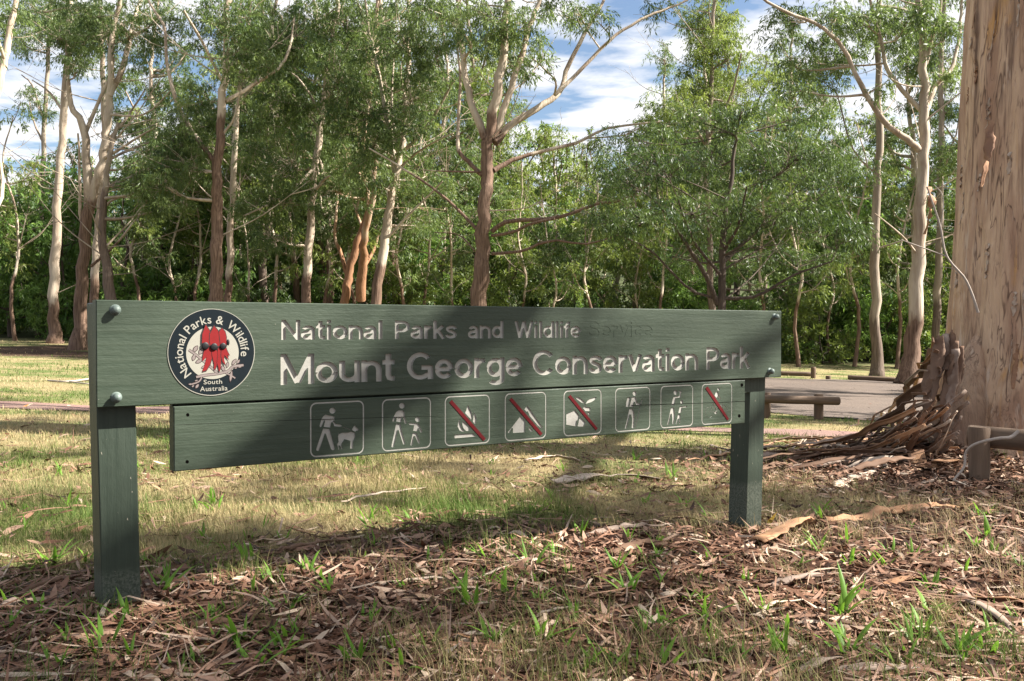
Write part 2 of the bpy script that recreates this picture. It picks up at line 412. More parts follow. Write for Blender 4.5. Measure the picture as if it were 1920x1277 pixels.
def paint_mat(name, c1, c2, chip=(.30, .27, .22), chips=.70, grain=(1, 1, 1), rough=.5):
    m, t, b = mat(name)
    gr = noise(t, 30, 6, .65, stretch=grain); big = noise(t, 2.5, 4, .6); sp = noise(t, 75, 3, .6, stretch=tuple(.5 + .5 * x for x in grain))
    c = mixc(t, ramp(t, gr, [(.3, (0, 0, 0)), (.7, (1, 1, 1))]), c1, c2)
    c = mixc(t, ramp(t, big, [(.35, (0, 0, 0)), (.7, (.5, .5, .5))]), c, tuple(x * 1.35 for x in c2))
    ch = ramp(t, sp, [(chips, (0, 0, 0)), (chips + .03, (1, 1, 1))])
    c = mixc(t, ch, c, chip)
    t.links.new(c, b.inputs['Base Color'])
    b.inputs['Roughness'].default_value = rough; b.inputs['Specular IOR Level'].default_value = .28
    h = mixc(t, .35, gr, sp); bump(t, b, h, .6, .005); return m
M_GREEN = paint_mat('sign_green_paint', (.022, .035, .022), (.044, .058, .040), grain=(.05, 1, 1.6), chips=.735)
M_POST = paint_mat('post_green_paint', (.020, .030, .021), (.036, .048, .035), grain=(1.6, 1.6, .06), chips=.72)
def foot_speckle(m, z0):
    # paler grey speckle over the paint below a set height on a post
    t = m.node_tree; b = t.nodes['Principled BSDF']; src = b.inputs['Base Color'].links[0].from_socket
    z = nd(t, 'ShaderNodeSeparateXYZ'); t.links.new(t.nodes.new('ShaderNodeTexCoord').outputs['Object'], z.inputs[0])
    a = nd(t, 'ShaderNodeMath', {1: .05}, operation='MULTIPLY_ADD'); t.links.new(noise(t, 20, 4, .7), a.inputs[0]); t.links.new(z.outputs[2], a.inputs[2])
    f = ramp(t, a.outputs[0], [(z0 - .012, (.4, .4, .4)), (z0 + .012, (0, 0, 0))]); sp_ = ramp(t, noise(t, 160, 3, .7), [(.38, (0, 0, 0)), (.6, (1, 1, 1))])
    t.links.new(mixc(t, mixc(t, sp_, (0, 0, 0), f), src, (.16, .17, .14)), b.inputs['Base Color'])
foot_speckle(M_POST, .15)
def white_mat():
    m, t, b = mat('weathered_white_paint')
    a = noise(t, 26, 5, .7); c_ = noise(t, 120, 4, .7)
    c = mixc(t, ramp(t, a, [(.42, (0, 0, 0)), (.75, (.6, .6, .6))]), (.31, .30, .27), (.21, .185, .155))
    c = mixc(t, ramp(t, c_, [(.68, (0, 0, 0)), (.74, (.8, .8, .8))]), c, (.14, .09, .06))
    t.links.new(c, b.inputs['Base Color']); b.inputs['Roughness'].default_value = .7; bump(t, b, c_, .3, .002); return m
M_WHITE = white_mat()
def flat_mat(name, c, rough=.5, spec=.4, vary=.25):
    m, t, b = mat(name)
    n = noise(t, 40, 4, .6)
    t.links.new(mixc(t, n, tuple(x * (1 - vary) for x in c), tuple(min(1, x * (1 + vary)) for x in c)), b.inputs['Base Color'])
    b.inputs['Roughness'].default_value = rough; b.inputs['Specular IOR Level'].default_value = spec; return m
M_CRACK = flat_mat('bare_split_wood', (.035, .028, .022), .95, .1)
M_RED = flat_mat('red_strip', (.085, .004, .006), .6, .15)
M_GALV = flat_mat('painted_bolt', (.11, .14, .125), .5)
M_NAVY = flat_mat('emblem_navy', (.007, .011, .014), .8, .08)
M_CREAM = flat_mat('emblem_cream', (.26, .25, .21), .5, .4, .08)
M_EMRED = flat_mat('emblem_red', (.17, .010, .011), .6, .15)
M_EMDARK = flat_mat('emblem_outline', (.03, .012, .012), .5)
M_EMGREY = flat_mat('emblem_grey', (.17, .14, .13), .5)
M_BOSS = flat_mat('emblem_black', (.006, .006, .007), .5, .3)

def stroke(pts, w):
    """outline polygon of a thick polyline with butt ends"""
    p = np.asarray(pts, float); T = np.gradient(p, axis=0); 
    d = np.diff(p, axis=0); d /= np.linalg.norm(d, axis=1)[:, None] + 1e-12
    T[0] = d[0]; T[-1] = d[-1]
    if len(p) > 2: T[1:-1] = d[:-1] + d[1:]
    T /= np.linalg.norm(T, axis=1)[:, None] + 1e-12
    k = np.ones(len(p))
    if len(p) > 2: k[1:-1] = 1 / np.maximum(.35, np.sum(T[1:-1] * d[:-1], axis=1))
    N = np.stack([-T[:, 1], T[:, 0]], -1) * (w / 2) * k[:, None]
    return [tuple(x) for x in np.vstack([p + N, (p - N)[::-1]])]
def arc(cx, cy, rx, ry, a0, a1, n=18):
    a = np.radians(np.linspace(a0, a1, n)); return [(cx + rx * math.cos(t), cy + ry * math.sin(t)) for t in a]
def disc(cx, cy, rx, ry=None, n=28): return arc(cx, cy, rx, ry or rx, 0, 360 * (1 - 1 / n), n)
def spl(pts, n=22): return [tuple(x) for x in catmull(np.array([(a, b, 0) for a, b in pts]), n)[:, :2]]

# routed letters: centre lines (cap height 1), one stroke width
H = .095
GL = {
 'N': (.72, [[(H, 0), (H, 1)], [(.625, 0), (.625, 1)], [(H, .97), (.625, .03)]]),
 'M': (.88, [[(H, 0), (H, 1)], [(.785, 0), (.785, 1)], [(H, .96), (.44, .06)], [(.44, .06), (.785, .96)]]),
 'P': (.66, [[(H, 0), (H, 1)], [(H, .905), (.34, .905)] + arc(.34, .68, .225, .225, 80, -80, 12) + [(.34, .455), (H, .455)]]),
 'G': (.82, [arc(.41, .5, .315, .405, 42, 318, 30), [(.44, .44), (.74, .44)], [(.705, .5), (.705, .02)]]),
 'C': (.78, [arc(.41, .5, .315, .405, 38, 322, 30)]),
 'W': (.98, [[(.07, 1), (.28, .02)], [(.28, .02), (.48, .98)], [(.48, .98), (.69, .02)], [(.69, .02), (.90, 1)]]),
 'S': (.68, [spl([(.585, .72), (.53, .85), (.34, .91), (.17, .85), (.12, .72), (.19, .60), (.34, .52), (.51, .44), (.58, .29), (.52, .15), (.34, .09), (.15, .15), (.08, .30)], 34)]),
 'a': (.57, [[(.45, 0), (.45, .48)] + arc(.285, .49, .165, .155, 10, 165, 12), [(.45, .43), (.30, .385)] + arc(.235, .235, .145, .145, 95, 265, 12) + [(.33, .10), (.45, .21)]]),
 't': (.37, [[(.17, .95), (.17, .22), (.20, .12), (.26, .095), (.35, .095)], [(.0, .66), (.35, .66)]]),
 'i': (.25, [[(.125, 0), (.125, .74)], [(.125, .84), (.125, 1)]]),
 'l': (.25, [[(.125, 0), (.125, 1)]]),
 'o': (.62, [arc(.31, .37, .215, .275, 0, 180, 18), arc(.31, .37, .215, .275, 180, 360, 18)]),
 'n': (.60, [[(H, 0), (H, .74)], [(H, .42)] + arc(.30, .44, .195, .205, 165, 10, 14) + [(.505, .38), (.505, 0)]]),
 'u': (.60, [[(.505, 0), (.505, .74)], [(H, .74), (H, .33)] + arc(.30, .30, .205, .205, 190, 345, 14) + [(.505, .32)]]),
 'r': (.40, [[(H, 0), (H, .74)], [(H, .40), (.13, .54), (.22, .63), (.36, .645)]]),
 'k': (.54, [[(H, 0), (H, 1)], [(.45, .72), (.10, .33)], [(.22, .47), (.47, .0)]]),
 's': (.53, [spl([(.455, .54), (.40, .63), (.27, .655), (.14, .60), (.12, .51), (.19, .43), (.29, .385), (.40, .32), (.435, .21), (.38, .12), (.26, .09), (.13, .13), (.075, .23)], 30)]),
 'd': (.62, [[(.52, 0), (.52, 1)], arc(.30, .37, .205, .275, 0, 180, 18), arc(.30, .37, .205, .275, 180, 360, 18)]),
 'f': (.36, [[(.16, 0), (.16, .76), (.19, .86), (.26, .905), (.36, .905)], [(.0, .66), (.35, .66)]]),
 'e': (.60, [[(.12, .365), (.50, .365)], arc(.30, .37, .205, .275, -3, 180, 18), arc(.30, .37, .205, .275, 180, 322, 16)]),
 'g': (.62, [[(.52, .74), (.52, -.06)] + arc(.32, -.06, .20, .15, -10, -150, 14), arc(.30, .37, .205, .275, 0, 180, 18), arc(.30, .37, .205, .275, 180, 360, 18)]),
 'v': (.54, [[(.06, .74), (.27, .05)], [(.27, .05), (.48, .74)]]),
 'c': (.56, [arc(.30, .37, .205, .275, 42, 318, 22)]),
}
def word(txt, x0, x1, base, cap, wt=.175):
    adv = [GL[c][0] for c in txt]; tot = sum(adv) - .05; sx = (x1 - x0) / tot; letters = []
    for c, a in zip(txt, adv):
        letters.append([[(x0 + px * sx, base + py * cap) for px, py in stroke(s_, wt)] for s_ in GL[c][1]]); x0 += a * sx
    return letters

def carve(rect, groups):
    """split the face rect into plain surface and routed shapes; groups: list of polygon lists, earlier ones win"""
    vs = [Vector(p) for p in rect]; fs = [list(range(4))]; gid = [-1]
    for k, polys in enumerate(groups):
        for p in polys:
            a = sum(p[i][0] * p[(i + 1) % len(p)][1] - p[(i + 1) % len(p)][0] * p[i][1] for i in range(len(p)))
            if a < 0: p = p[::-1]
            fs.append(list(range(len(vs), len(vs) + len(p)))); gid.append(k); vs += [Vector(q) for q in p]
    V, E_, T, _, _, of = delaunay_2d_cdt(vs, [], fs, 1, 1e-6)
    V = np.array([(q[0], q[1]) for q in V]); own = []
    for o in of:
        ks = [gid[i] for i in o if gid[i] >= 0]; own.append(min(ks) if ks else -1)
    return V, [list(t) for t in T], own
def routed(V, T, own, k, depth):
    """floor and walls of one routed shape (local x, z on the board; y into the wood)"""
    edge = {}
    for t, o in zip(T, own):
        for a, b in zip(t, t[1:] + t[:1]): edge[(a, b)] = o
    vv = []; q = []; tr = []
    idx = {}
    def vid(i, y):
        if (i, y) not in idx: idx[(i, y)] = len(vv); vv.append((V[i][0], y, V[i][1]))
        return idx[(i, y)]
    for t, o in zip(T, own):
        if o != k: continue
        tr.append([vid(i, depth) for i in t])
        for a, b in zip(t, t[1:] + t[:1]):
            if edge.get((b, a), -9) != k: q.append([vid(a, 0.), vid(b, 0.), vid(b, depth), vid(a, depth)])
    return np.array(vv), np.array(q), np.array(tr)

sign = empty('park_sign', (SX, SY, 0), 'long green timber park sign on two posts with carved white lettering', 'sign', None, ANG)
def board(name, x0, x1, z0, z1, groups, specs, chamfer=.0025, cuts=()):
    """groups[k] drawn into the front face; specs[k] = (object name, label, depth, material)"""
    c = chamfer
    rect = [(x0 + c, z0 + c), (x1 - c, z0 + c), (x1 - c, z1 - c), (x0 + c, z1 - c)]
    V, T, own = carve(rect, groups)
    vv = [(p[0], 0., p[1]) for p in V]; tris = [t for t, o in zip(T, own) if o == -1]; quads = []
    rings = [[(x0 + c, 0, z0 + c), (x1 - c, 0, z0 + c), (x1 - c, 0, z1 - c), (x0 + c, 0, z1 - c)],
             [(x0, c, z0), (x1, c, z0), (x1, c, z1), (x0, c, z1)], [(x0, THK, z0), (x1, THK, z0), (x1, THK, z1), (x0, THK, z1)]]
    n0 = len(vv)
    for r_ in rings: vv += r_
    for a in (0, 1):
        for k in range(4): quads.append([n0 + a * 4 + k, n0 + a * 4 + (k + 1) % 4, n0 + a * 4 + 4 + (k + 1) % 4, n0 + a * 4 + 4 + k])
    quads.append([n0 + 8, n0 + 9, n0 + 10, n0 + 11])
    b = mobj(name, mesh_np(name, vv, [np.array(quads), np.array(tris)], [M_GREEN], False), sign)
    for k, (nm, lab, dep, m) in enumerate(specs):
        v_, q_, t_ = routed(V, T, own, k, dep)
        if len(t_) == 0: continue
        o = mobj(nm, mesh_np(nm, v_, [q_, t_], [m], False), b)
        if lab: o['label'] = lab
    return b
def sx(px): return pix2sign(px, 650)[0]
L1, C1, L2, C2 = TOP - .111, .060, TOP - .246, .0925
g1 = []
for t_, a, b_ in (('National', 527, 717), ('Parks', 740, 855), ('and', 877, 943), ('Wildlife', 965, 1088)): g1 += word(t_, sx(a), sx(b_), L1, C1, .160)
g2 = []
for t_, a, b_ in (('Mount', 525, 738), ('George', 762, 978), ('Conservation', 998, 1308), ('Park', 1324, 1405)): g2 += word(t_, sx(a), sx(b_), L2, C2, .160)
g3 = word('Service', sx(1100), sx(1222), L1, C1, .16)
ub = board('upper_board', 0, LEN, BOT, TOP, g1 + g2 + g3, [('letter', None, .0055, M_WHITE)] * len(g1) + [('letter', None, .007, M_WHITE)] * len(g2) + [('letter', 'letter filled in and painted over green', .0008, M_GREEN)] * len(g3))

# pictograms: outlines read off the photograph and laid back onto the board's plane
def zm(ox, oy, s):
    return lambda p: pix2sign(ox + p[0] / s, oy + p[1] / s)
ZA, ZB, ZC, ZD = zm(575, 740, 7.68), zm(825, 725, 8.727), zm(1045, 715, 10.105), zm(1230, 705, 10.667)
def P_(z, pts): return [z(p) for p in pts]
def S_(z, pts, w): return stroke([z(p) for p in pts], w)
def frame_ring(x0, zc, w=.181, h=.168, r=.02, t=.0044):
    out_ = []
    def rr(x0, z0, x1, z1, r):
        return arc(x1 - r, z1 - r, r, r, 0, 90, 7) + arc(x0 + r, z1 - r, r, r, 90, 180, 7) + arc(x0 + r, z0 + r, r, r, 180, 270, 7) + arc(x1 - r, z0 + r, r, r, 270, 360, 7)
    o = rr(x0, zc - h / 2, x0 + w, zc + h / 2, r)
    n = len(o); c = (x0 + w / 2, zc)
    i = rr(x0 + t, zc - h / 2 + t, x0 + w - t, zc + h / 2 - t, r - t)
    return [[o[k], o[(k + 1) % n], i[(k + 1) % n], i[k]] for k in range(n)]
FX = [.607, .851, 1.085, 1.3285, 1.589, 1.838, 2.074, 2.305]
ZC_ = (TOP2 + BOT2) / 2
pic = [None] * 8
pic[0] = [P_(ZA, disc(371, 231, 43)), P_(ZA, [(270,288),(330,300),(400,312),(403,360),(385,385),(425,425),(495,432),(508,448),(495,462),(400,455),(372,390),(355,400),(338,475),(245,462),(268,370),(252,370),(212,465),(190,468),(188,440),(215,350),(240,310)]),
  P_(ZA, [(238,488),(330,492),(405,775),(395,798),(365,798),(350,780),(275,560),(262,560),(180,800),(160,812),(138,800),(140,775)]), S_(ZA, [(525,465),(632,505)], .0018),
  P_(ZA, [(445,530),(465,570),(510,548),(600,545),(640,530),(695,548),(697,610),(670,660),(668,765),(675,775),(625,775),(630,665),(545,640),(505,700),(500,730),(515,780),(500,785),(480,730),(462,730),(470,785),(455,792),(440,715),(460,680),(452,600),(460,580)]),
  P_(ZA, [(697,435),(712,465),(745,495),(742,522),(715,518),(698,535),(655,512),(662,480)])]
pic[1] = [P_(ZA, disc(1372, 160, 40)), P_(ZA, [(1325,225),(1390,225),(1410,260),(1415,320),(1440,400),(1435,420),(1415,418),(1385,320),(1372,330),(1360,400),(1290,385),(1300,320),(1285,320),(1258,385),(1240,390),(1235,372),(1265,295),(1290,250)]),
  P_(ZA, [(1290,415),(1352,425),(1370,520),(1420,690),(1412,718),(1390,715),(1325,510),(1312,510),(1258,745),(1240,762),(1222,750),(1225,720)]), P_(ZA, disc(1597, 357, 35)),
  P_(ZA, [(1475,402),(1540,410),(1600,412),(1625,440),(1665,530),(1655,550),(1640,545),(1612,480),(1595,528),(1535,520),(1550,440),(1475,430),(1467,415)]),
  P_(ZA, [(1530,545),(1585,555),(1632,685),(1625,703),(1608,700),(1562,595),(1550,595),(1522,720),(1508,738),(1495,728),(1500,690)])]
pic[2] = [P_(ZB, [(455,295),(485,360),(520,430),(535,500),(520,550),(412,430),(430,390)]), P_(ZB, [(550,415),(580,460),(597,520),(590,590),(575,618),(538,572),(548,500)]),
  P_(ZB, [(340,520),(325,570),(345,640),(370,690),(408,730),(370,740),(320,715),(290,655),(295,600),(312,550)]), P_(ZB, [(365,560),(400,580),(480,650),(490,690),(465,725),(430,725),(385,680),(366,620)]),
  P_(ZB, [(240,785),(540,765),(600,815),(240,845)])]
pic[3] = [P_(ZB, [(1318,480),(1395,560),(1390,745),(1195,757),(1193,675),(1180,675),(1130,765),(1110,745),(1185,655),(1250,570)]), P_(ZB, [(1425,312),(1450,340),(1680,665),(1668,690),(1590,620),(1470,480),(1437,400),(1415,410),(1382,372)]),
  P_(ZB, [(1455,650),(1495,690),(1525,730),(1490,735),(1455,700)])]
pic[4] = [P_(ZC, [(335,290),(400,300),(470,340),(525,400),(530,425),(450,400),(370,340)]), P_(ZC, [(540,425),(570,370),(640,320),(745,297),(720,345),(650,390)]),
  P_(ZC, [(515,432),(535,432),(540,485),(625,495),(635,540),(600,565),(530,560),(475,495),(515,490)]), P_(ZC, [(550,580),(625,590),(620,640),(600,640)]),
  P_(ZC, [(170,620),(340,545),(420,650),(400,720),(370,745),(360,855),(170,820)]), P_(ZC, [(425,670),(530,770),(505,855),(385,855),(405,770),(415,720)])]
pic[5] = [P_(ZC, disc(1465, 230, 36, 46)), P_(ZC, [(1330,305),(1385,305),(1355,480),(1300,485),(1305,420)]), P_(ZC, [(1415,295),(1480,295),(1500,340),(1510,400),(1585,430),(1590,455),(1545,462),(1490,445),(1470,385),(1455,390),(1440,490),(1370,480),(1390,400)]),
  P_(ZC, [(1365,515),(1430,520),(1455,600),(1462,700),(1455,880),(1430,890),(1410,880),(1420,720),(1400,625),(1375,625),(1350,740),(1312,890),(1295,905),(1282,890),(1330,700)]), S_(ZC, [(1605,340),(1580,425)], .004), S_(ZC, [(1565,475),(1545,580),(1475,885)], .004)]
pic[6] = [P_(ZD, disc(390, 330, 36, 48)), P_(ZD, [(355,410),(400,405),(470,400),(478,330),(448,318),(448,303),(515,303),(515,325),(505,330),(495,430),(400,440),(385,500),(360,590),(310,585),(330,490)]),
  P_(ZD, [(305,630),(360,632),(375,760),(372,850),(352,965),(340,970),(328,960),(330,850),(318,750),(305,755),(280,860),(250,975),(238,982),(226,970),(262,830),(285,710)]), P_(ZD, disc(515, 525, 27, 44)),
  P_(ZD, [(480,605),(515,608),(620,598),(622,625),(525,630),(515,700),(500,735),(448,738),(465,660)]), P_(ZD, [(440,765),(490,770),(490,860),(482,950),(470,960),(460,950),(465,850),(452,850),(415,965),(402,970),(396,955),(430,830)])]
pic[7] = [P_(ZD, disc(1253, 262, 22, 32)), P_(ZD, [(1220,305),(1245,320),(1262,400),(1305,460),(1300,472),(1250,435),(1238,405),(1215,440),(1172,395),(1185,350)]),
  S_(ZD, arc(1065, 725, 78, 106, 0, 178, 20), .0018), S_(ZD, arc(1065, 725, 78, 106, 180, 358, 20), .0018), S_(ZD, arc(1350, 690, 72, 104, 0, 178, 20), .0018), S_(ZD, arc(1350, 690, 72, 104, 180, 358, 20), .0018),
  S_(ZD, [(1065,725),(1130,575)], .0025), S_(ZD, [(1132,535),(1205,680)], .005), S_(ZD, [(1085,720),(1190,715)], .002), S_(ZD, [(1318,540),(1345,690)], .003), S_(ZD, [(1318,560),(1205,715)], .003), P_(ZD, disc(1195, 735, 25))]
plab = ['walker holding a dog on a lead', 'adult and small child walking', 'camp fire with a red bar', 'tent with a red bar', 'plant and litter with a red bar', 'hiker with pack and staff', 'adult with binoculars and child pointing', 'cyclist with a red bar']
frames = [frame_ring(FX[k], ZC_) for k in range(8)]
crack = [stroke([pix2sign(*p) for p in [(329, 797), (420, 793), (500, 790), (600, 786.5), (682, 784), (820, 780)]], .0011),
         stroke([pix2sign(*p) for p in [(1185, 760), (1240, 758.3), (1290, 757), (1340, 755), (1398, 752.5)]], .0022)]
holes = [[pix2sign(a + 3.2 * math.cos(t) * s_, b + 3.4 * math.sin(t)) for t in np.linspace(0, 5.9, 14)] for a, b, s_ in ((352, 778, 1), (351, 866, 1), (1391, 722, .8), (1386, 780, .8))]
lb = board('lower_board', S2A, S2B, BOT2, TOP2, [[c] for c in crack] + [[h] for h in holes] + pic + frames, [('split', 'dark split in the wood', .006, M_CRACK)] * 2 + [('screw_hole', None, .008, M_CRACK)] * 4 + [('pictogram', plab[k], .0030, M_WHITE) for k in range(8)] + [('pictogram_frame', None, .0010, M_WHITE)] * 8)
def box_local(name, parent, x0, x1, y0, y1, z0, z1, m, lab=None, bev=.003, tilt=(0, 0)):
    c = bev
    v = []
    for z_, o in ((z0, c), (z0 + c, 0), (z1 - c, 0), (z1, c)):
        f = (z_ - z0) / (z1 - z0) - 1
        a0, a1, b0, b1 = x0 + o, x1 - o, y0 + o, y1 - o
        ring = [(a0 + c, b0), (a1 - c, b0), (a1, b0 + c), (a1, b1 - c), (a1 - c, b1), (a0 + c, b1), (a0, b1 - c), (a0, b0 + c)]
        v += [(p[0] + tilt[0] * f, p[1] + tilt[1] * f, z_) for p in ring]
    q = [[r_ * 8 + k, r_ * 8 + (k + 1) % 8, r_ * 8 + 8 + (k + 1) % 8, r_ * 8 + 8 + k] for r_ in range(3) for k in range(8)]
    me = bpy.data.meshes.new(name); me.from_pydata(v, [], q + [list(range(7, -1, -1)), list(range(24, 32))]); me.materials.append(m)
    o = mobj(name, me, parent)
    if lab: o['label'] = lab
    return o
gl = gz(SX + .06 * DX, SY + .1); gr_ = gz(SX + 2.7 * DX - .05, SY + 2.7 * DY + .1)
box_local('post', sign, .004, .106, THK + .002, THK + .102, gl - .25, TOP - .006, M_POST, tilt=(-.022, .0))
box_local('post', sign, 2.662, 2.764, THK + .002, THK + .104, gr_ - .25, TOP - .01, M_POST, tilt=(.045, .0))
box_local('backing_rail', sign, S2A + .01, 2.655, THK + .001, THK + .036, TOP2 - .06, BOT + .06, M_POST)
def bar_(pts, z):
    c = [z(p) for p in pts]; v = [(p[0], -.0016, p[1]) for p in c] + [(p[0], .0005, p[1]) for p in c]
    me = bpy.data.meshes.new('red_bar'); me.from_pydata(v, [], [[0, 1, 2, 3]] + [[k, 4 + k, 4 + (k + 1) % 4, (k + 1) % 4] for k in range(4)]); me.materials.append(M_RED)
    mobj('red_bar', me, lb)
bar_([(150, 258), (190, 217), (745, 850), (708, 888)], ZB); bar_([(1133, 217), (1170, 180), (1675, 765), (1640, 803)], ZB)
bar_([(203, 292), (246, 256), (760, 890), (728, 930)], ZC); bar_([(985, 250), (1030, 207), (1455, 855), (1425, 893)], ZD)
# domed bolt heads with a washer
def lathe(prof, n=18):
    v = []; q = []
    for (r_, y) in prof: v += [(r_ * math.cos(2 * math.pi * k / n), y, r_ * math.sin(2 * math.pi * k / n)) for k in range(n)]
    for i in range(len(prof) - 1):
        for k in range(n): q.append([i * n + k, i * n + (k + 1) % n, (i + 1) * n + (k + 1) % n, (i + 1) * n + k])
    return v, q
bv, bq = lathe([(.0150, .001), (.0150, -.0012), (.0085, -.0014), (.0085, -.010), (.0122, -.0102), (.0122, -.014), (.0102, -.0195), (.006, -.0228), (.0001, -.0238)])
bolt_me = mesh_np('bolt', bv, [np.array(bq)], [M_GALV])
for p in ((216, 581), (218, 745), (1452, 594), (1443, 696)):
    x_, z_ = pix2sign(*p); o = mobj('bolt', bolt_me, sign); o.location = (x_, 0, z_)

# ------------------------------------------------------------------ the round emblem
ez = zm(310, 570, 7.094)
EC = ez((622, 642)); ER = .1232; EK = ER / 577
def em(p): return (EC[0] + (p[0] - 622) * EK, EC[1] - (p[1] - 642) * EK)
def plate(name, polys, y, m, parent, lab=None, th=.0006):
    """thin printed layer: polygons (local x,z) whose face stands y proud of the board"""
    v = []; f = []
    for p in polys:
        n = len(v); k = len(p); a = sum(p[i][0] * p[(i + 1) % k][1] - p[(i + 1) % k][0] * p[i][1] for i in range(k))
        if a < 0: p = p[::-1]
        v += [(q[0], -y, q[1]) for q in p] + [(q[0], -y + th, q[1]) for q in p]
        f.append(list(range(n, n + k))); f += [[n + i, n + k + i, n + k + (i + 1) % k, n + (i + 1) % k] for i in range(k)]
    me = bpy.data.meshes.new(name); me.from_pydata(v, [], f); me.materials.append(m)
    o = mobj(name, me, parent)
    if lab: o['label'] = lab
    return o
jag = [(EC[0] + ER * 1.012 * math.cos(a) * (1 + (.006 * math.sin(9 * a) if -2.2 < a < -.5 else 0)), EC[1] + ER * 1.012 * math.sin(a)) for a in np.linspace(-math.pi, math.pi, 96)[:-1]]
emb = plate('emblem', [jag], .0020, M_CREAM, sign, 'round navy and cream emblem with three red flowers', .0019)
plate('ring', [disc(EC[0], EC[1] + .0006, ER * .995, None, 96)], .0024, M_NAVY, emb)
ic = em((628, 650)); plate('centre_disc', [disc(ic[0], ic[1], 352 * EK, None, 80)], .0028, M_CREAM, emb)
def almond(a, b, w_, n=9):
    a = np.array(a, float); b = np.array(b, float); d = b - a; nn = np.array([-d[1], d[0]]) / (np.linalg.norm(d) + 1e-9)
    t = np.linspace(0, 1, n); s_ = np.sin(t * math.pi) ** .8 * w_ / 2
    return [tuple(a + d * t[i] + nn * s_[i]) for i in range(n)] + [tuple(a + d * t[i] - nn * s_[i]) for i in range(n - 2, 0, -1)]
branches = [([(310,605),(400,670),(520,770),(600,840),(690,925)], 26), ([(405,970),(520,948),(690,932),(830,900),(900,840),(1045,825)], 28), ([(800,925),(870,960),(930,1000)], 16), ([(480,975),(440,1030),(350,1062)], 16)]
plate('branch_outline', [[em(q) for q in stroke(spl(b[0], 16), b[1] + 12)] for b in branches], .0030, M_EMDARK, emb)
plate('branch', [[em(q) for q in stroke(spl(b[0], 16), b[1])] for b in branches], .0034, M_EMGREY, emb)
for a, b, w_ in (((365,640),(430,548),62), ((392,660),(358,757),56), ((440,670),(500,588),66), ((392,782),(492,735),56), ((470,852),(540,825),42), ((745,822),(785,905),60), ((835,768),(812,862),46), ((880,822),(948,733),52), ((950,805),(995,742),40), ((885,880),(858,1058),46), ((298,1062),(360,1060),30), ((392,1122),(442,1058),44), ((345,1102),(378,1074),26), ((382,1022),(432,1008),24), ((915,868),(960,855),22), ((965,852),(1022,846),22)):
    o = plate('leaf', [[em(q) for q in almond(a, b, w_)]], .0032, M_EMDARK, emb)
    aa = np.array(a) * .9 + np.array(b) * .1; bb = np.array(a) * .1 + np.array(b) * .9
    plate('leaf_face', [[em(q) for q in almond(aa, bb, w_ * .68)]], .0036, M_EMGREY, emb)
petals = [[(520,590),(490,700),(487,760),(530,720),(545,700),(520,800),(485,895),(540,880),(590,800),(612,720),(600,600),(570,540),(550,560)], [(605,600),(620,700),(640,790),(640,880),(665,850),(690,760),(690,640),(660,600)], [(690,600),(690,700),(680,780),(700,850),(707,905),(725,870),(733,770),(735,650),(720,560)], [(740,600),(735,700),(760,780),(795,815),(775,740),(780,680),(838,750),(815,680),(848,692),(815,620),(800,570)],
          [(530,275),(485,400),(480,510),(515,560),(580,550),(592,370)], [(640,290),(583,400),(580,500),(600,570),(660,580),(715,550),(718,420),(690,350)], [(745,320),(705,370),(715,450),(725,545),(760,570),(803,540),(805,440),(790,370)]]
for i, p in enumerate(petals):
    c = np.mean(np.array(p), 0); big = [tuple(c + (np.array(q) - c) * (1.06 + 6 / (np.linalg.norm(np.array(q) - c) + 1e-6))) for q in p]
    yy = .0038 + .0005 * i
    plate('petal_outline', [[em(q) for q in big]], yy, M_EMDARK, emb); plate('petal', [[em(q) for q in p]], yy + .0003, M_EMRED, emb)
for (x_, y_, a, b) in ((522, 555, 50, 50), (640, 570, 48, 50), (760, 562, 42, 46), (828, 510, 20, 44)):
    c = em((x_, y_)); vv, qq = lathe([(1, .0), (.95, -.3), (.8, -.6), (.5, -.87), (.001, -1)], 20)
    bme = mesh_np('flower_boss', [(c[0] + v_[0] * a * EK, -.0072 + v_[1] * .0022, c[1] + v_[2] * b * EK) for v_ in vv], [np.array(qq)], [M_BOSS])
    mobj('flower_boss', bme, emb)
def glyph(ch):
    c = bpy.data.curves.new('glyph', 'FONT'); c.body = ch; c.offset = .008; c.extrude = .02; c.resolution_u = 4
    o = bpy.data.objects.new('glyph', c); col.objects.link(o)
    me = bpy.data.meshes.new_from_object(o.evaluated_get(bpy.context.evaluated_depsgraph_get()))
    bpy.data.objects.remove(o); v = np.array([q.co[:] for q in me.vertices]); f = [list(p.vertices) for p in me.polygons]
    bpy.data.meshes.remove(me); return v, f
def text_mesh(name, placed, m, parent):
    for v, f in placed:
        me = bpy.data.meshes.new(name); me.from_pydata([tuple(q) for q in v], [], f); me.materials.append(m); mobj(name, me, parent)
txt = 'National Parks & Wildlife'; gs = {c: glyph(c) for c in set('NationalParks&WildlifeSouthAustralia')}
adv = [(.34 if c == ' ' else gs[c][0][:, 0].max() - gs[c][0][:, 0].min() + .085) for c in txt]
tot = sum(adv); a0, a1 = R(225), R(-9); caph = 118 * EK / .73; x_ = 0; placed = []
for c, ad in zip(txt, adv):
    if c != ' ':
        v, f = gs[c]; ang = a0 + (a1 - a0) * (x_ + ad / 2) / tot; w_ = v[:, 0].max() - v[:, 0].min()
        lx = (v[:, 0] - v[:, 0].min() - w_ / 2) * caph; ly = v[:, 1] * caph + 388 * EK
        rt = np.array([math.sin(ang), -math.cos(ang)]); up = np.array([math.cos(ang), math.sin(ang)])
        placed.append((np.stack([EC[0] + lx * rt[0] + ly * up[0], -.0028 - v[:, 2] * .015, EC[1] + lx * rt[1] + ly * up[1]], -1), f))
    x_ += ad
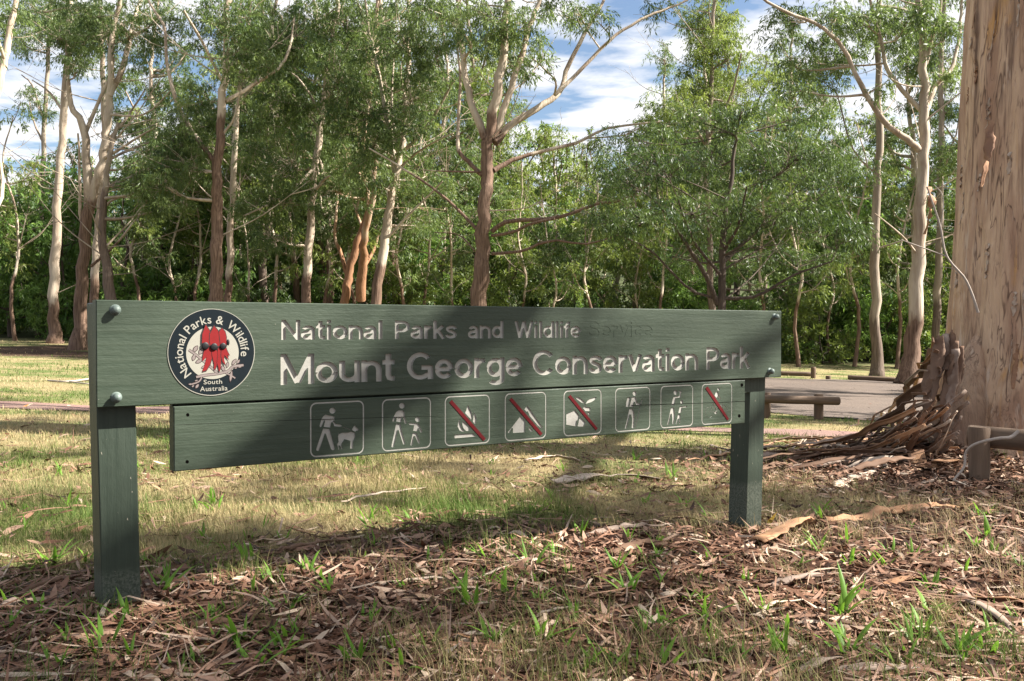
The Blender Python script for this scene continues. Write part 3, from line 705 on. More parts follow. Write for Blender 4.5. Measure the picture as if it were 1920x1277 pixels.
def line(s, cx, by, cap, width):
    ad = [gs[c][0][:, 0].max() - gs[c][0][:, 0].min() + .09 for c in s]; k = width * EK / (sum(ad) - .09); h = cap * EK / .73; x = cx - sum(ad) * 0; c0 = em((cx, by)); xx = -width * EK / 2; o = []
    for c, a in zip(s, ad):
        v, f = gs[c]; o.append((np.stack([c0[0] + xx + (v[:, 0] - v[:, 0].min()) * k, -.0028 - v[:, 2] * .015, c0[1] + v[:, 1] * h], -1), f)); xx += a * k
    return o
placed += line('South', 627, 1068, 62, 248) + line('Australia', 640, 1160, 66, 368)
text_mesh('letter', placed, M_CREAM, emb)

# ================================================================== THE TREES BEHIND THE SIGN
px_tree('gum_tree', 'thin dark-barked gum with one small leaf tuft, farthest left of the row', 45, [([(75, 622), (77, 480), (80, 330), (88, 150), (95, 8)], 14, 9), ([(84, 230), (60, 160), (40, 140)], 5, 2), ([(82, 270), (62, 225), (55, 190)], 5, 2)],
        [(70, 190, 34, 26), (60, 40, 60, 34), (110, 30, 50, 34), (35, 80, 26, 22)], barkmat=M_BARK2, seed=1, zdark=350)
px_tree('gum_tree', 'straight pale smooth gum trunk with a dark flared foot at the lawn edge', 38, [([(102, 635), (100, 560), (108, 400), (117, 250), (124, 120), (130, 5)], 25, 15), ([(119, 210), (90, 170), (60, 150)], 6, 2), ([(122, 150), (150, 100), (170, 60)], 7, 3)],
        [(110, 70, 55, 40), (165, 40, 55, 38), (60, 20, 40, 26), (150, 110, 36, 26)], seed=2, zdark=600)
px_tree('gum_tree', 'many-forked gum with dark shaggy lower trunk and bare pale limbs', 33, [([(146, 656), (152, 560), (160, 450), (172, 370), (190, 310), (200, 240), (206, 170), (212, 80), (222, 5)], 28, 12),
         ([(166, 400), (163, 320), (155, 240), (132, 195), (128, 150)], 22, 8), ([(160, 250), (185, 190), (200, 160), (215, 110)], 9, 4), ([(206, 180), (235, 110), (250, 40), (262, 5)], 13, 8),
         ([(196, 270), (235, 225), (272, 168)], 7, 3), ([(192, 300), (240, 270), (292, 238)], 7, 3), ([(190, 318), (225, 318), (262, 300)], 6, 3), ([(160, 440), (150, 400), (150, 330), (146, 250)], 8, 4), ([(205, 215), (270, 215), (330, 160)], 5, 2), ([(170, 500), (225, 450), (275, 380)], 6, 3)],
        [(195, 60, 60, 50), (260, 50, 50, 50), (150, 20, 50, 30), (300, 30, 34, 30), (285, 225, 40, 30), (300, 270, 36, 26), (140, 130, 24, 20), (230, 150, 26, 18), (320, 165, 30, 20)], seed=3, zdark=420, dz=1.6)
px_tree('gum_tree', 'pale narrow trunk close behind the many-forked gum', 36, [([(172, 652), (176, 540), (184, 420), (192, 330), (196, 230), (190, 100), (188, 5)], 19, 9), ([(186, 400), (215, 372), (262, 370)], 7, 3), ([(180, 480), (240, 420), (275, 375)], 5, 2)],
        [(175, 70, 45, 36), (250, 350, 30, 18)], seed=4, zdark=560)
px_tree('gum_tree', 'dark furrowed leaning trunk hidden by the sign end', 31, [([(207, 560), (200, 500), (192, 440), (196, 370), (206, 290), (222, 230)], 26, 7), ([(198, 350), (250, 330), (310, 300)], 6, 3), ([(204, 300), (270, 270), (340, 250)], 6, 3)], [(300, 340, 40, 46), (330, 290, 40, 40), (260, 330, 30, 30), (350, 250, 40, 50), (310, 390, 40, 30)], M_GUM, M_BARK2, seed=5, zdark=400, dz=2)
px_tree('gum_tree', 'brown-barked gum with one long curving pale limb on its left', 30, [([(404, 562), (408, 470), (406, 380), (410, 300), (416, 200), (424, 110), (428, 5)], 30, 15),
         ([(404, 305), (370, 260), (335, 200), (314, 120), (308, 50), (282, 5)], 11, 6), ([(424, 190), (465, 165), (520, 130), (545, 85), (552, 30)], 9, 4), ([(420, 160), (385, 90), (345, 20)], 7, 4), ([(412, 260), (440, 220), (452, 160)], 6, 3)],
        [(395, 45, 45, 45), (440, 80, 40, 60), (470, 30, 40, 40), (380, 190, 30, 36), (340, 300, 46, 40), (345, 230, 34, 40), (400, 235, 20, 40), (305, 345, 40, 36), (555, 60, 40, 40), (500, 120, 30, 22)], barkmat=M_BARK, seed=6, zdark=270, dz=1.6)
px_tree('gum_tree', 'slim white gum close beside the brown-barked trunk', 36, [([(428, 562), (432, 450), (438, 340), (446, 200), (458, 90), (470, 5)], 17, 11), ([(446, 200), (480, 150), (500, 90)], 5, 2)], [(475, 60, 40, 46), (505, 110, 40, 40), (460, 190, 26, 30)], seed=7, zdark=560)
px_tree('gum_tree', 'tall white gum with a bare limb drooping left behind the emblem', 33, [([(574, 562), (578, 470), (586, 360), (598, 260), (612, 150), (624, 60), (632, 5)], 21, 11),
         ([(592, 312), (555, 350), (510, 380), (456, 405)], 7, 3), ([(584, 368), (605, 340), (618, 330)], 8, 4), ([(604, 220), (570, 160), (540, 130)], 6, 3), ([(615, 130), (650, 90), (680, 40)], 6, 3)],
        [(540, 80, 52, 60), (590, 60, 50, 50), (530, 190, 50, 50), (580, 220, 40, 46), (500, 300, 48, 44), (545, 300, 46, 44), (480, 380, 46, 34), (540, 380, 46, 34), (640, 150, 40, 60), (500, 440, 40, 30), (640, 40, 40, 40)], seed=8, zdark=560, dz=2.2)
px_tree('gum_tree', 'rusty-barked twin-stemmed gum with white crooked upper limbs', 36, [([(646, 562), (655, 510), (668, 460), (682, 428), (690, 380), (682, 300), (690, 200), (700, 90), (706, 5)], 20, 8), ([(676, 562), (680, 500), (684, 440), (700, 360), (705, 250)], 22, 7),
         ([(652, 520), (640, 475), (628, 440), (632, 380), (632, 345)], 9, 4), ([(684, 440), (668, 395), (655, 360)], 7, 3), ([(682, 500), (702, 470), (712, 430)], 9, 4)],
        [(690, 130, 50, 60), (670, 250, 46, 50), (650, 300, 40, 46), (720, 60, 44, 50), (620, 350, 36, 30), (640, 420, 36, 26), (690, 330, 40, 36)], barkmat=M_BARKR, seed=9, zdark=430, dz=2)
px_tree('gum_tree', 'leaning white gum forking into two upright stems left of the central tree', 32, [([(706, 562), (718, 470), (730, 390), (744, 310), (754, 265), (762, 180), (766, 90), (768, 5)], 23, 10), ([(740, 330), (728, 250), (712, 150), (692, 60), (686, 5)], 10, 5), ([(754, 285), (800, 240), (836, 180), (852, 150)], 8, 4), ([(744, 320), (790, 280), (850, 250)], 6, 3), ([(748, 300), (735, 210), (738, 100)], 7, 3), ([(722, 450), (770, 400), (830, 340)], 6, 3)],
        [(700, 90, 50, 60), (760, 70, 50, 60), (770, 180, 54, 46), (720, 200, 44, 40), (800, 170, 44, 40), (690, 270, 50, 50), (760, 230, 46, 30), (820, 90, 40, 50), (650, 200, 36, 50), (700, 340, 50, 36), (800, 330, 46, 36), (770, 420, 44, 34)], seed=10, zdark=540, dz=2)
px_tree('gum_tree', 'largest central gum, brown trunk dividing into white spreading limbs', 28, [([(899, 572), (902, 490), (908, 400), (914, 330), (916, 262), (932, 180), (944, 100), (952, 5)], 37, 18),
         ([(910, 262), (888, 205), (872, 140), (862, 60), (858, 5)], 17, 9), ([(924, 262), (950, 190), (975, 110), (996, 40), (1010, 5)], 16, 10), ([(928, 268), (960, 232), (1020, 195), (1050, 170), (1068, 120), (1100, 55), (1130, 5)], 17, 6),
         ([(1040, 178), (1090, 130), (1150, 70), (1215, 30), (1280, 4)], 9, 4), ([(904, 328), (880, 305), (860, 280), (858, 240), (863, 150), (858, 90), (862, 5)], 10, 4), ([(926, 320), (960, 300), (1010, 285), (1080, 268), (1140, 240), (1240, 228)], 11, 4),
         ([(922, 434), (950, 416), (1010, 412), (1060, 405), (1110, 385), (1180, 370), (1225, 335), (1262, 306)], 10, 4), ([(922, 442), (960, 436), (1000, 418), (1040, 410)], 7, 5), ([(922, 476), (975, 472), (1010, 458), (1045, 450), (1100, 458), (1160, 440)], 7, 3), ([(898, 434), (850, 385), (800, 345), (745, 310), (692, 278)], 7, 3), ([(890, 470), (860, 440), (815, 436)], 4, 2), ([(906, 322), (850, 322), (790, 318)], 5, 2)],
        [(930, 40, 44, 50), (985, 40, 36, 40), (950, 120, 26, 50), (1000, 110, 26, 30), (850, 40, 40, 40), (1080, 15, 46, 22), (1120, 40, 26, 20), (1050, 20, 40, 24), (900, 20, 40, 40), (800, 20, 44, 40), (1200, 240, 40, 20), (1270, 290, 36, 26), (1180, 350, 34, 22), (1230, 14, 30, 16)], seed=11, zdark=265, dz=2, sides=14)
px_tree('wattle_tree', 'dense dark spreading wattle with twisted low branches right of the central gum', 25, [([(1352, 580), (1354, 500), (1358, 420), (1370, 340), (1380, 250)], 20, 6), ([(1345, 570), (1325, 520), (1300, 480), (1270, 430), (1230, 380)], 12, 4), ([(1356, 490), (1400, 450), (1450, 400), (1510, 330)], 11, 4), ([(1354, 520), (1300, 450), (1270, 370)], 8, 3), ([(1358, 470), (1385, 420), (1400, 350)], 8, 3), ([(1356, 560), (1420, 555), (1480, 520), (1560, 490)], 8, 3), ([(1340, 560), (1290, 540), (1220, 470), (1160, 440)], 6, 3)],
        [(1150, 330, 60, 60), (1230, 300, 80, 70), (1320, 300, 80, 80), (1420, 290, 80, 70), (1500, 290, 80, 70), (1580, 320, 56, 60), (1200, 410, 70, 46), (1300, 400, 80, 50), (1400, 400, 80, 60), (1500, 400, 80, 60), (1570, 430, 60, 50), (1170, 260, 50, 46), (1300, 225, 64, 46), (1390, 205, 56, 50), (1480, 225, 50, 40), (1260, 480, 60, 36), (1420, 480, 60, 40), (1500, 490, 70, 40), (1130, 400, 46, 46)],
        M_DARK, M_BARKD, seed=12, zdark=0, dz=2.4, per=110, dens=8, Lf=(.14, .022), tone=.42, flat=.55)
px_tree('gum_tree', 'tall olive-leaved gum rising behind the dark wattle', 38, [([(1335, 590), (1330, 450), (1325, 300), (1335, 150), (1340, 5)], 16, 8), ([(1328, 260), (1370, 180), (1390, 100)], 7, 3), ([(1328, 280), (1290, 220), (1260, 180)], 7, 3)],
        [(1340, 40, 46, 50), (1370, 110, 40, 40), (1310, 170, 46, 44), (1270, 200, 44, 36), (1375, 190, 40, 50), (1335, 95, 40, 36), (1230, 240, 40, 30), (1310, 20, 36, 30)], M_OLIVE, M_BARK2, seed=13, zdark=450, dz=2)
px_tree('gum_tree', 'straight grey-trunked gum standing alone past the car park', 33, [([(1644, 700), (1641, 600), (1643, 450), (1647, 300), (1648, 150), (1648, 5)], 25, 13), ([(1646, 330), (1600, 280), (1570, 180), (1565, 170)], 5, 2), ([(1645, 470), (1590, 400), (1560, 330)], 4, 2)],
        [(1610, 40, 44, 40), (1670, 60, 40, 40), (1590, 110, 40, 30), (1560, 150, 40, 24), (1690, 20, 40, 30), (1540, 90, 40, 34)], barkmat=M_BARK2, seed=14, zdark=640)
px_tree('gum_tree', 'white-limbed gum with flared dark foot in front of the big trunk', 28, [([(1704, 712), (1710, 640), (1720, 500), (1726, 380), (1732, 280), (1734, 200), (1730, 100), (1724, 5)], 38, 14), ([(1730, 285), (1700, 262), (1655, 225), (1615, 160), (1580, 90), (1530, 45), (1440, 4)], 15, 5), ([(1734, 262), (1738, 225), (1705, 185), (1665, 130), (1650, 70), (1634, 5)], 13, 6), ([(1736, 210), (1756, 160), (1785, 125), (1800, 60), (1803, 5)], 11, 6), ([(1736, 120), (1750, 60), (1765, 5)], 8, 4), ([(1722, 480), (1690, 440), (1640, 400)], 5, 2)],
        [(1480, 40, 44, 30), (1540, 120, 44, 30), (1480, 110, 40, 36), (1560, 40, 40, 30), (1620, 30, 40, 30), (1700, 40, 36, 36), (1780, 60, 30, 40), (1750, 20, 30, 26), (1650, 160, 30, 20), (1770, 130, 22, 24), (1500, 170, 30, 24)], seed=15, zdark=640, dz=1.6, flare=1.7)
px_tree('gum_tree', 'slender grey gum seen just beside the big trunk', 40, [([(1752, 700), (1757, 560), (1762, 400), (1764, 250), (1766, 100), (1768, 5)], 17, 10), ([(1764, 300), (1790, 260), (1800, 200)], 5, 2)], [(1775, 110, 30, 34), (1780, 200, 26, 34), (1790, 290, 24, 40), (1750, 60, 36, 30)], barkmat=M_BARK2, seed=16, zdark=600)
px_tree('gum_tree', 'pale gum limb bending in from beyond the left edge of the view', 22, [([(-60, 690), (-52, 500), (-48, 380), (-62, 200), (-70, 5)], 34, 18), ([(-50, 440), (-12, 400), (6, 355), (0, 300), (-20, 250)], 10, 6), ([(-50, 440), (-30, 250), (0, 150), (14, 90), (24, 30), (30, 4)], 20, 14), ([(8, 110), (-10, 60), (-30, 20)], 8, 4)], [(-30, 30, 40, 40), (20, 30, 24, 20)], seed=17, zdark=560, bare=1)

# ------------------------------------------------------------------ forest behind: a few kinds, copied as individuals
def rand_tree(name, seed, h, spread, leafmat, barkmat, bare_frac=.35, nst=5, dens=3.0, per=60, Lf=(.30, .07), crad=.55, lean=.06, rad=None, tone=.5, low=False, droop=.75):
    r = np.random.default_rng(seed)
    rad = rad or h * .014
    ln = r.normal(0, lean, 2); trunk = [np.array([0, 0, -.3])]
    for k in range(1, 6): z = h * .92 * k / 5; trunk.append(np.array([ln[0] * z + r.normal(0, .015 * h), ln[1] * z + r.normal(0, .015 * h), z]))
    stems = [(np.array(trunk), rad, rad * .3)]; blobs = []
    for k in range(nst):
        f = bare_frac + (1 - bare_frac) * (k + r.random() * .6) / nst * .85; i = f * 4.6; a = trunk[int(i)] + (trunk[min(5, int(i) + 1)] - trunk[int(i)]) * (i % 1)
        ang = r.random() * 6.28 + k * 2.4; ln_ = spread * r.uniform(.55, 1.0) * (1.1 - .5 * f); d = np.array([math.cos(ang), math.sin(ang), 0])
        e = a + d * ln_ + np.array([0, 0, ln_ * r.uniform(.35, .9)]); m = a + d * ln_ * .5 + np.array([0, 0, ln_ * .15])
        stems.append((np.array([a, m, e]), rad * .45, rad * .15))
        s_ = spread * r.uniform(.28, .42)
        blobs.append((e, (s_, s_, s_ * .8))); blobs.append((m + r.normal(0, .3, 3), (s_ * .7, s_ * .7, s_ * .6)))
        if r.random() < .6: blobs.append((e + np.array([*r.normal(0, s_ * .8, 2), s_ * .5]), (s_ * .7, s_ * .7, s_ * .6)))
    blobs.append((trunk[-1], (spread * .35, spread * .35, spread * .4)))
    if low:
        for k in range(6):
            ang = r.random() * 6.28; blobs.append((np.array([math.cos(ang) * spread * .5, math.sin(ang) * spread * .5, h * r.uniform(.12, .4)]), (spread * .45, spread * .45, h * .16)))
    return build_tree(name, 'x', (0, 0, 0), stems, blobs, leafmat, barkmat, seed=seed, z_rough=h * .2, Lf=Lf, dens=dens, per=per, crad=crad, tone=tone, flare=1.3, sides=8, droop=droop, bare=6 if h > 10 else 0)
def copy_tree(o, loc, rz, s, label, cat, group, name=None):
    c = o.copy(); c.location = loc; c.rotation_euler = (0, 0, rz); c.scale = (s, s, s); col.objects.link(c)
    for ch in o.children:
        d = ch.copy(); d.parent = c; col.objects.link(d)
    c['label'] = label; c['category'] = cat; c['group'] = group
    return c
protos = {'gum': [rand_tree('forest_gum_tree', 30 + k, 13, 3.6, [M_GUM, M_OLIVE, M_GUM, M_BRIGHT][k], [M_BARK, M_BARK, M_BARK2, M_BARK2][k], .35, 7, 2.0, 54, tone=[.5, .55, .4, .5][k]) for k in range(4)],
          'under': [rand_tree('understorey_tree', 50 + k, 6.0, 2.6, [M_OLIVE, M_BRIGHT, M_GUM][k], [M_BARK, M_BARKD, M_BARK2][k], .15, 7, 3.2, 54, (.22, .055), .45, .1, tone=[.45, .45, .45][k], low=True) for k in range(3)],
          'bush': [rand_tree('forest_shrub', 70 + k, 2.6, 1.9, [M_DARK, M_BRIGHT, M_OLIVE][k], M_BARKD, .05, 6, 4.5, 60, (.17, .05), .36, .1, .03, tone=.4, low=True, droop=.1) for k in range(3)]}
protos['tall'] = [rand_tree('tall_gum_tree', 90 + k, 19, 3.4, [M_GUM, M_OLIVE, M_GUM][k], [M_BARK, M_BARK2, M_BARK][k], .28, 13, 3.6, 84, (.20, .042), .55, .03, .2, tone=[.5, .5, .42][k]) for k in range(3)]
protos['pole'] = [rand_tree('pole_gum_tree', 110 + k, 11, 1.7, [M_OLIVE, M_GUM][k], M_BARK, .35, 6, 2.6, 60, (.2, .045), .5, .10, .085, tone=.55) for k in range(2)]
used = set(); placed_log = []
MARKS = [(-400, 'the left edge'), (102, 'the straight pale gum'), (147, 'the many-forked gum'), (412, 'the brown-barked gum'), (574, 'the drooping-limbed white gum'), (660, 'the rusty gum'), (708, 'the leaning white gum'), (900, 'the central gum'), (1352, 'the dark wattle'), (1644, 'the lone grey gum'), (1705, 'the white-limbed gum'), (1800, 'the big trunk')]
ORD = ['first', 'second', 'third', 'fourth', 'fifth', 'sixth', 'seventh', 'eighth', 'ninth', 'tenth', 'eleventh', 'twelfth']
SHORT = {'tall': 'tall canopy gum', 'pole': 'thin pale young gum', 'under': 'bushy understorey tree', 'bush': 'low forest shrub', 'gum': 'forest-wall gum'}
LAB = {'tall': ('tall gum filling the canopy behind the front row of trunks', 'tree', 'tall gums behind the front row'),
       'pole': ('thin pale-stemmed young gum between the bigger trunks', 'tree', 'thin pale young gums'),
       'gum': ('slender leafy gum in the wall of forest beyond the clearing', 'tree', 'gums in the forest wall'),
       'under': ('bushy small tree crowding under the forest gums', 'tree', 'understorey trees at the forest edge'),
       'bush': ('low dense shrub in the forest undergrowth', 'shrub', 'shrubs along the forest edge')}
def place(kind, k, x, y, rz, s):
    p = protos[kind][k]; loc = (x, y, gz(x, y) - .05); lab, cat, grp = LAB[kind]
    if (kind, k) in used:
        c = copy_tree(p, loc, rz, s, lab, cat, grp); placed_log.append((kind, 960 + x / y * F, c)); return c
    used.add((kind, k)); placed_log.append((kind, 960 + x / y * F, p)); p.location = loc; p.rotation_euler = (0, 0, rz); p.scale = (s, s, s); p['label'] = lab; p['category'] = cat; p['group'] = grp
    return p
r = np.random.default_rng(77)
def px_x(px, Z): return (px - 960) / F * Z
# understorey and shrubs: a broken front at the far side of the clearing
for k in range(36):
    px = -160 + 2240 * (k + r.random()) / 36; Z = r.uniform(41, 48)
    place('bush', int(r.integers(3)), px_x(px, Z), Z, r.random() * 6.28, r.uniform(.5, 1.5))
for k in range(40):
    px = -200 + 2320 * (k + r.random()) / 40; Z = r.uniform(44, 56)
    place('under', int(r.integers(3)), px_x(px, Z), Z, r.random() * 6.28, r.uniform(.8, 1.35))
for k in range(44):
    px = -260 + 2440 * (k + r.random()) / 44; Z = r.uniform(50, 72)
    hmax = np.interp(px, [0, 60, 140, 340, 480, 860, 980, 1060, 1160, 1300, 1420, 1560, 1700, 2000], [300, 300, 250, 215, 120, 140, 215, 235, 215, 150, 190, 270, 200, 120])
    hh = (616 - hmax) / F * Z + .8 - gz(px_x(px, Z), Z); place('gum', int(r.integers(4)), px_x(px, Z), Z, r.random() * 6.28, hh / 13.2 * r.uniform(.82, 1.0))
for k in range(60):
    px = -300 + 2520 * (k + r.random()) / 60; Z = r.uniform(85, 150)
    place('gum', int(r.integers(4)), px_x(px, Z), Z, r.random() * 6.28, r.uniform(.8, 1.05))
for k, (px, Z) in enumerate(((1215, 58), (1500, 60), (400, 44), (600, 50), (940, 52), (1440, 56), (1720, 46), (505, 42), (560, 45), (625, 43), (680, 47), (770, 42), (830, 46), (880, 50), (300, 50), (1290, 44), (1370, 50), (1830, 44), (1900, 50), (1960, 40), (455, 50), (720, 52))):
    place('tall', k % 3, px_x(px, Z), Z, k * 1.7, r.uniform(.85, 1.1))
for k, px in enumerate((250, 320, 372, 470, 520, 615, 655, 745, 800, 850, 985, 1040, 1100, 1190, 1240, 1430, 1500, 1560, 1600, 1680, 30)):
    Z = r.uniform(37, 43); place('pole', k % 2, px_x(px, Z), Z, k * 2.1, r.uniform(.7, 1.05))
# dense dark shrubs at the left of the clearing
for px, Z, s in ((20, 43, 1.9), (90, 44, 2.2), (130, 42, 1.6), (230, 42, 2.0), (290, 43, 2.2), (350, 42, 1.8)):
    place('under', 1, px_x(px, Z), Z, px * .1, s * .62)
# tell the copies apart by the front-row trees they stand between
for kind in SHORT:
    for m in range(len(MARKS)):
        lo = MARKS[m][0]; hi = MARKS[m + 1][0] if m + 1 < len(MARKS) else 9999
        mem = sorted([(px, o) for kd, px, o in placed_log if kd == kind and lo <= px < hi], key=lambda q: q[0])
        for n_, (px, o) in enumerate(mem):
            where = ('behind ' + MARKS[m][1] + ' or beyond the right edge') if m + 1 == len(MARKS) else 'between %s and %s' % (MARKS[m][1], MARKS[m + 1][1])
            o['label'] = (SHORT[kind] + (', %s of those ' % ORD[n_] if kind in ('tall', 'pole') and len(mem) > 1 and n_ < 12 and m + 1 < len(MARKS) else ' ') + where)
# trees out of view on the sunny side, whose shade falls on the lawn and on the sign
P_SIGN = np.array([SX + 1.12 * DX, SY + 1.12 * DY, .745]); T0 = P_SIGN + SUN / SUN[2] * 6.0
band = np.array([.44 * DX, .44 * DY, .257]); ld = band - SUN * band[0] / SUN[0]; ld /= np.linalg.norm(ld)
def over(x, y, h): return np.array([x, y, 0.]) + SUN / SUN[2] * h
rd = np.random.default_rng(64)
def dapple(n, x0, x1, y0, y1, h0, h1, rows=None):
    # leafy sprays high up on the sunny side; none where they would darken the boards of the sign
    o_ = []; a_ = np.array([-1.85, 2.5]); b_ = np.array([.42, 4.1]); e_ = b_ - a_
    while len(o_) < n:
        p_ = np.array([rd.uniform(x0, x1), rd.uniform(y0, y1) if rows is None else rd.choice(rows) + rd.normal(0, .09)])
        t_ = np.clip((p_ - a_) @ e_ / (e_ @ e_), -.05, 1.05)
        if np.linalg.norm(p_ - a_ - t_ * e_) > .50: o_.append(over(p_[0], p_[1], rd.uniform(h0, h1)))
    return o_
a0_ = np.array([T0[0] + .3, -3.4, 0.]); a0_[2] = gz(a0_[0], a0_[1]); ja = T0 - ld * (T0[1] + 3.2) / ld[1]
build_tree('gum_tree', 'gum behind the viewer whose bare limb end shades the sign', a0_, [(np.array([a0_ - [0, 0, .2], a0_ + [.05, .1, 3], ja + [.1, -.1, 0], ja + [.3, -.4, 3], ja + [.6, -.6, 6]]), .24, .08),
    (np.array([ja + [.1, -.1, 0], T0 - ld * 3.0 + [0, 0, -.15], T0 - ld * 1.2, T0, T0 + ld * .5]), .15, .10)],
    [(ja + [.6, -.6, 6], (1.6, 1.6, 1.2)), (ja + [-1.5, 0, 3.4], (1.3, 1.3, .9)), (ja + [1.8, -.5, 3.8], (1.3, 1.3, .9)), (over(-1.9, 1.7, 7.2), (1.2, .35, .5)), (over(-.9, 2.0, 7.6), (.5, .3, .3))], M_GUM, M_BARK, seed=22, dens=2.4, extra=dapple(26, -2.6, .6, 1.6, 3.6, 7.5, 10) + dapple(11, .2, 3.2, 1.6, 4.4, 7.5, 10))
b0 = np.array([T0[0] + .6, 9.4, 0.]); b0[2] = gz(b0[0], b0[1]); j = b0 + [0, 0, 5.6]
build_tree('gum_tree', 'gum just beyond the right edge shading the lawn', b0, [(np.array([b0 - [0, 0, .2], b0 + [.05, .1, 3], j, [j[0] + .3, 9.6, 9], [j[0] + .6, 9.9, 13]]), .22, .07),
    (np.array([j, over(.3, 4.8, 6.6), over(.6, 4.2, 7.4), over(.4, 2.6, 8.0)]), .10, .03), (np.array([j + [0, 0, 2], over(-2.4, 6.4, 8.6), over(-3.4, 5.0, 9.2)]), .09, .03), (np.array([j + [.1, 0, 3], [j[0] - 2, 9, 10.5]]), .09, .03), (np.array([[j[0] + .3, 9.6, 9], [j[0] + 2, 10.5, 11]]), .08, .03)],
    [((j[0] - 1.6, 9.0, 10.5), (1.4, 1.4, 1.0)), ((j[0] + 1.8, 10.4, 11.4), (1.4, 1.4, 1.0)), ((j[0] + .6, 9.9, 13), (1.6, 1.6, 1.2)), (over(.6, 4.75, 7.0), (1.5, .16, .2)), (over(-2.4, 4.1, 8.8), (1.2, .18, .2)), (over(-1.6, 6.7, 8.6), (1.6, .2, .2))]
    + [(over(a_, b_, h_), (.26, .22, .2)) for a_, b_, h_ in ((-.5, 2.4, 7.6), (2.1, 3.0, 7.8), (2.9, 4.6, 7.4), (-1.2, 3.4, 8.6), (-.6, 5.8, 8.2), (-2.9, 7.4, 9), (2.4, 5.4, 7.0), (-3.2, 8.6, 8.6), (-1.0, 8.6, 8.6), (3.0, 6.4, 7.4), (-4.4, 9.4, 9))], M_GUM, M_BARK, seed=21, dens=2.4, extra=dapple(30, -1.5, 3.2, 3.4, 5.4, 7, 9.5, (4.5, 4.9, 5.3)) + dapple(60, -6, 4, 5.5, 12, 7.5, 11, (6.0, 6.9, 7.9, 8.4, 9.6, 11.6)))
for k, (x, y, s, rz, lab) in enumerate([(23.0, 5.6, 1.0, .4, 'leafy gum standing far beyond the right edge'), (12.5, 13.5, .95, 2.2, 'gum standing by the car park out past the big trunk'), (19.0, -9.0, 1.1, 4.0, 'gum behind the viewer shading the litter'), (19, 21, 1.0, 1.0, 'gum over the far end of the gravel car park'), (29, 25, 1.1, 3.0, 'gum beyond the far right end of the car park'), (24, 16.5, 1.0, 5.0, 'gum past the right side of the car park')]):
    copy_tree(protos['gum'][k % 4], (x, y, gz(x, y) - .05), rz, s, lab, 'tree', None)['group'] = 'shade gums out of view'

# ================================================================== THE BIG TRUNK AT THE RIGHT
def big_bark():
    m, t, b = mat('big_gum_bark')
    crd = t.nodes.new('ShaderNodeTexCoord').outputs['Object']
    pale = mixc(t, ramp(t, noise(t, 3.0, 5, .6, crd, .6, (1.6, 1.6, .35)), [(.36, (0, 0, 0)), (.62, (1, 1, 1))]), (.56, .39, .26), (.33, .20, .13))
    tan = ramp(t, noise(t, 2.4, 4, .6, crd, .8, (2.2, 2.2, .30)), [(.58, (0, 0, 0)), (.68, (1, 1, 1))])
    c = mixc(t, tan, pale, (.50, .28, .11))
    br_ = ramp(t, noise(t, 5, 4, .6, crd, .3, (2.2, 2.2, .10)), [(.555, (0, 0, 0)), (.68, (1, 1, 1))])
    c = mixc(t, br_, c, (.17, .105, .07))
    # curling plate edges: narrow level lines of a stretched noise, in patches
    ln = noise(t, 5, 3, .55, crd, .8, (2.4, 2.4, .16)); msk = ramp(t, noise(t, 2.2, 3, .5, crd, 0, (1.5, 1.5, .6)), [(.40, (0, 0, 0)), (.60, (1, 1, 1))])
    lines = ramp(t, ln, [(.44, (0, 0, 0)), (.472, (1, 1, 1)), (.485, (0, 0, 0))])
    ln2 = noise(t, 9, 3, .55, crd, .8, (2.2, 2.2, .18))
    lines2 = ramp(t, ln2, [(.40, (0, 0, 0)), (.44, (.8, .8, .8)), (.45, (0, 0, 0))])
    c = mixc(t, mixc(t, msk, (0, 0, 0), lines), c, (.115, .068, .045)); c = mixc(t, mixc(t, msk, lines2, (0, 0, 0)), c, (.20, .13, .09))
    fleck = ramp(t, noise(t, 16, 3, .6, crd, 0, (1.6, 1.6, .3)), [(.64, (0, 0, 0)), (.70, (.8, .8, .8))]); c = mixc(t, fleck, c, (.26, .165, .11))
    lite = ramp(t, noise(t, 9, 3, .6, crd, 0, (1.6, 1.6, .25)), [(.60, (0, 0, 0)), (.70, (.7, .7, .7))]); c = mixc(t, lite, c, (.55, .44, .35))
    dk = attr(t, 'rough'); c = mixc(t, dk, c, mixc(t, noise(t, 30, 4, .6, crd, 0, (1, 1, .1)), (.075, .05, .038), (.20, .135, .10)))
    t.links.new(c, b.inputs['Base Color']); b.inputs['Roughness'].default_value = .75; b.inputs['Specular IOR Level'].default_value = .25
    h = mixc(t, .5, ln, ln2); bump(t, b, h, .7, .05); return m
M_BIG = big_bark()
BT = np.array([3.98, 7.05, 0.]); BT[2] = gz(BT[0], BT[1])
big = empty('big_gum_tree', BT, 'huge pinkish gum trunk with peeling bark at the right edge', 'tree')
nz_, na = 380, 360
zz = np.concatenate([np.linspace(-.4, 4.2, 350), np.linspace(4.3, 15, 30)]); th = np.linspace(0, 2 * math.pi, na, endpoint=False)
TH, ZZ = np.meshgrid(th, zz)
r0 = np.interp(ZZ, [-.4, 0, .35, .8, 1.5, 3.2, 8, 15], [1.06, .92, .76, .675, .635, .565, .45, .22])
cx, sx_ = np.cos(TH), np.sin(TH)
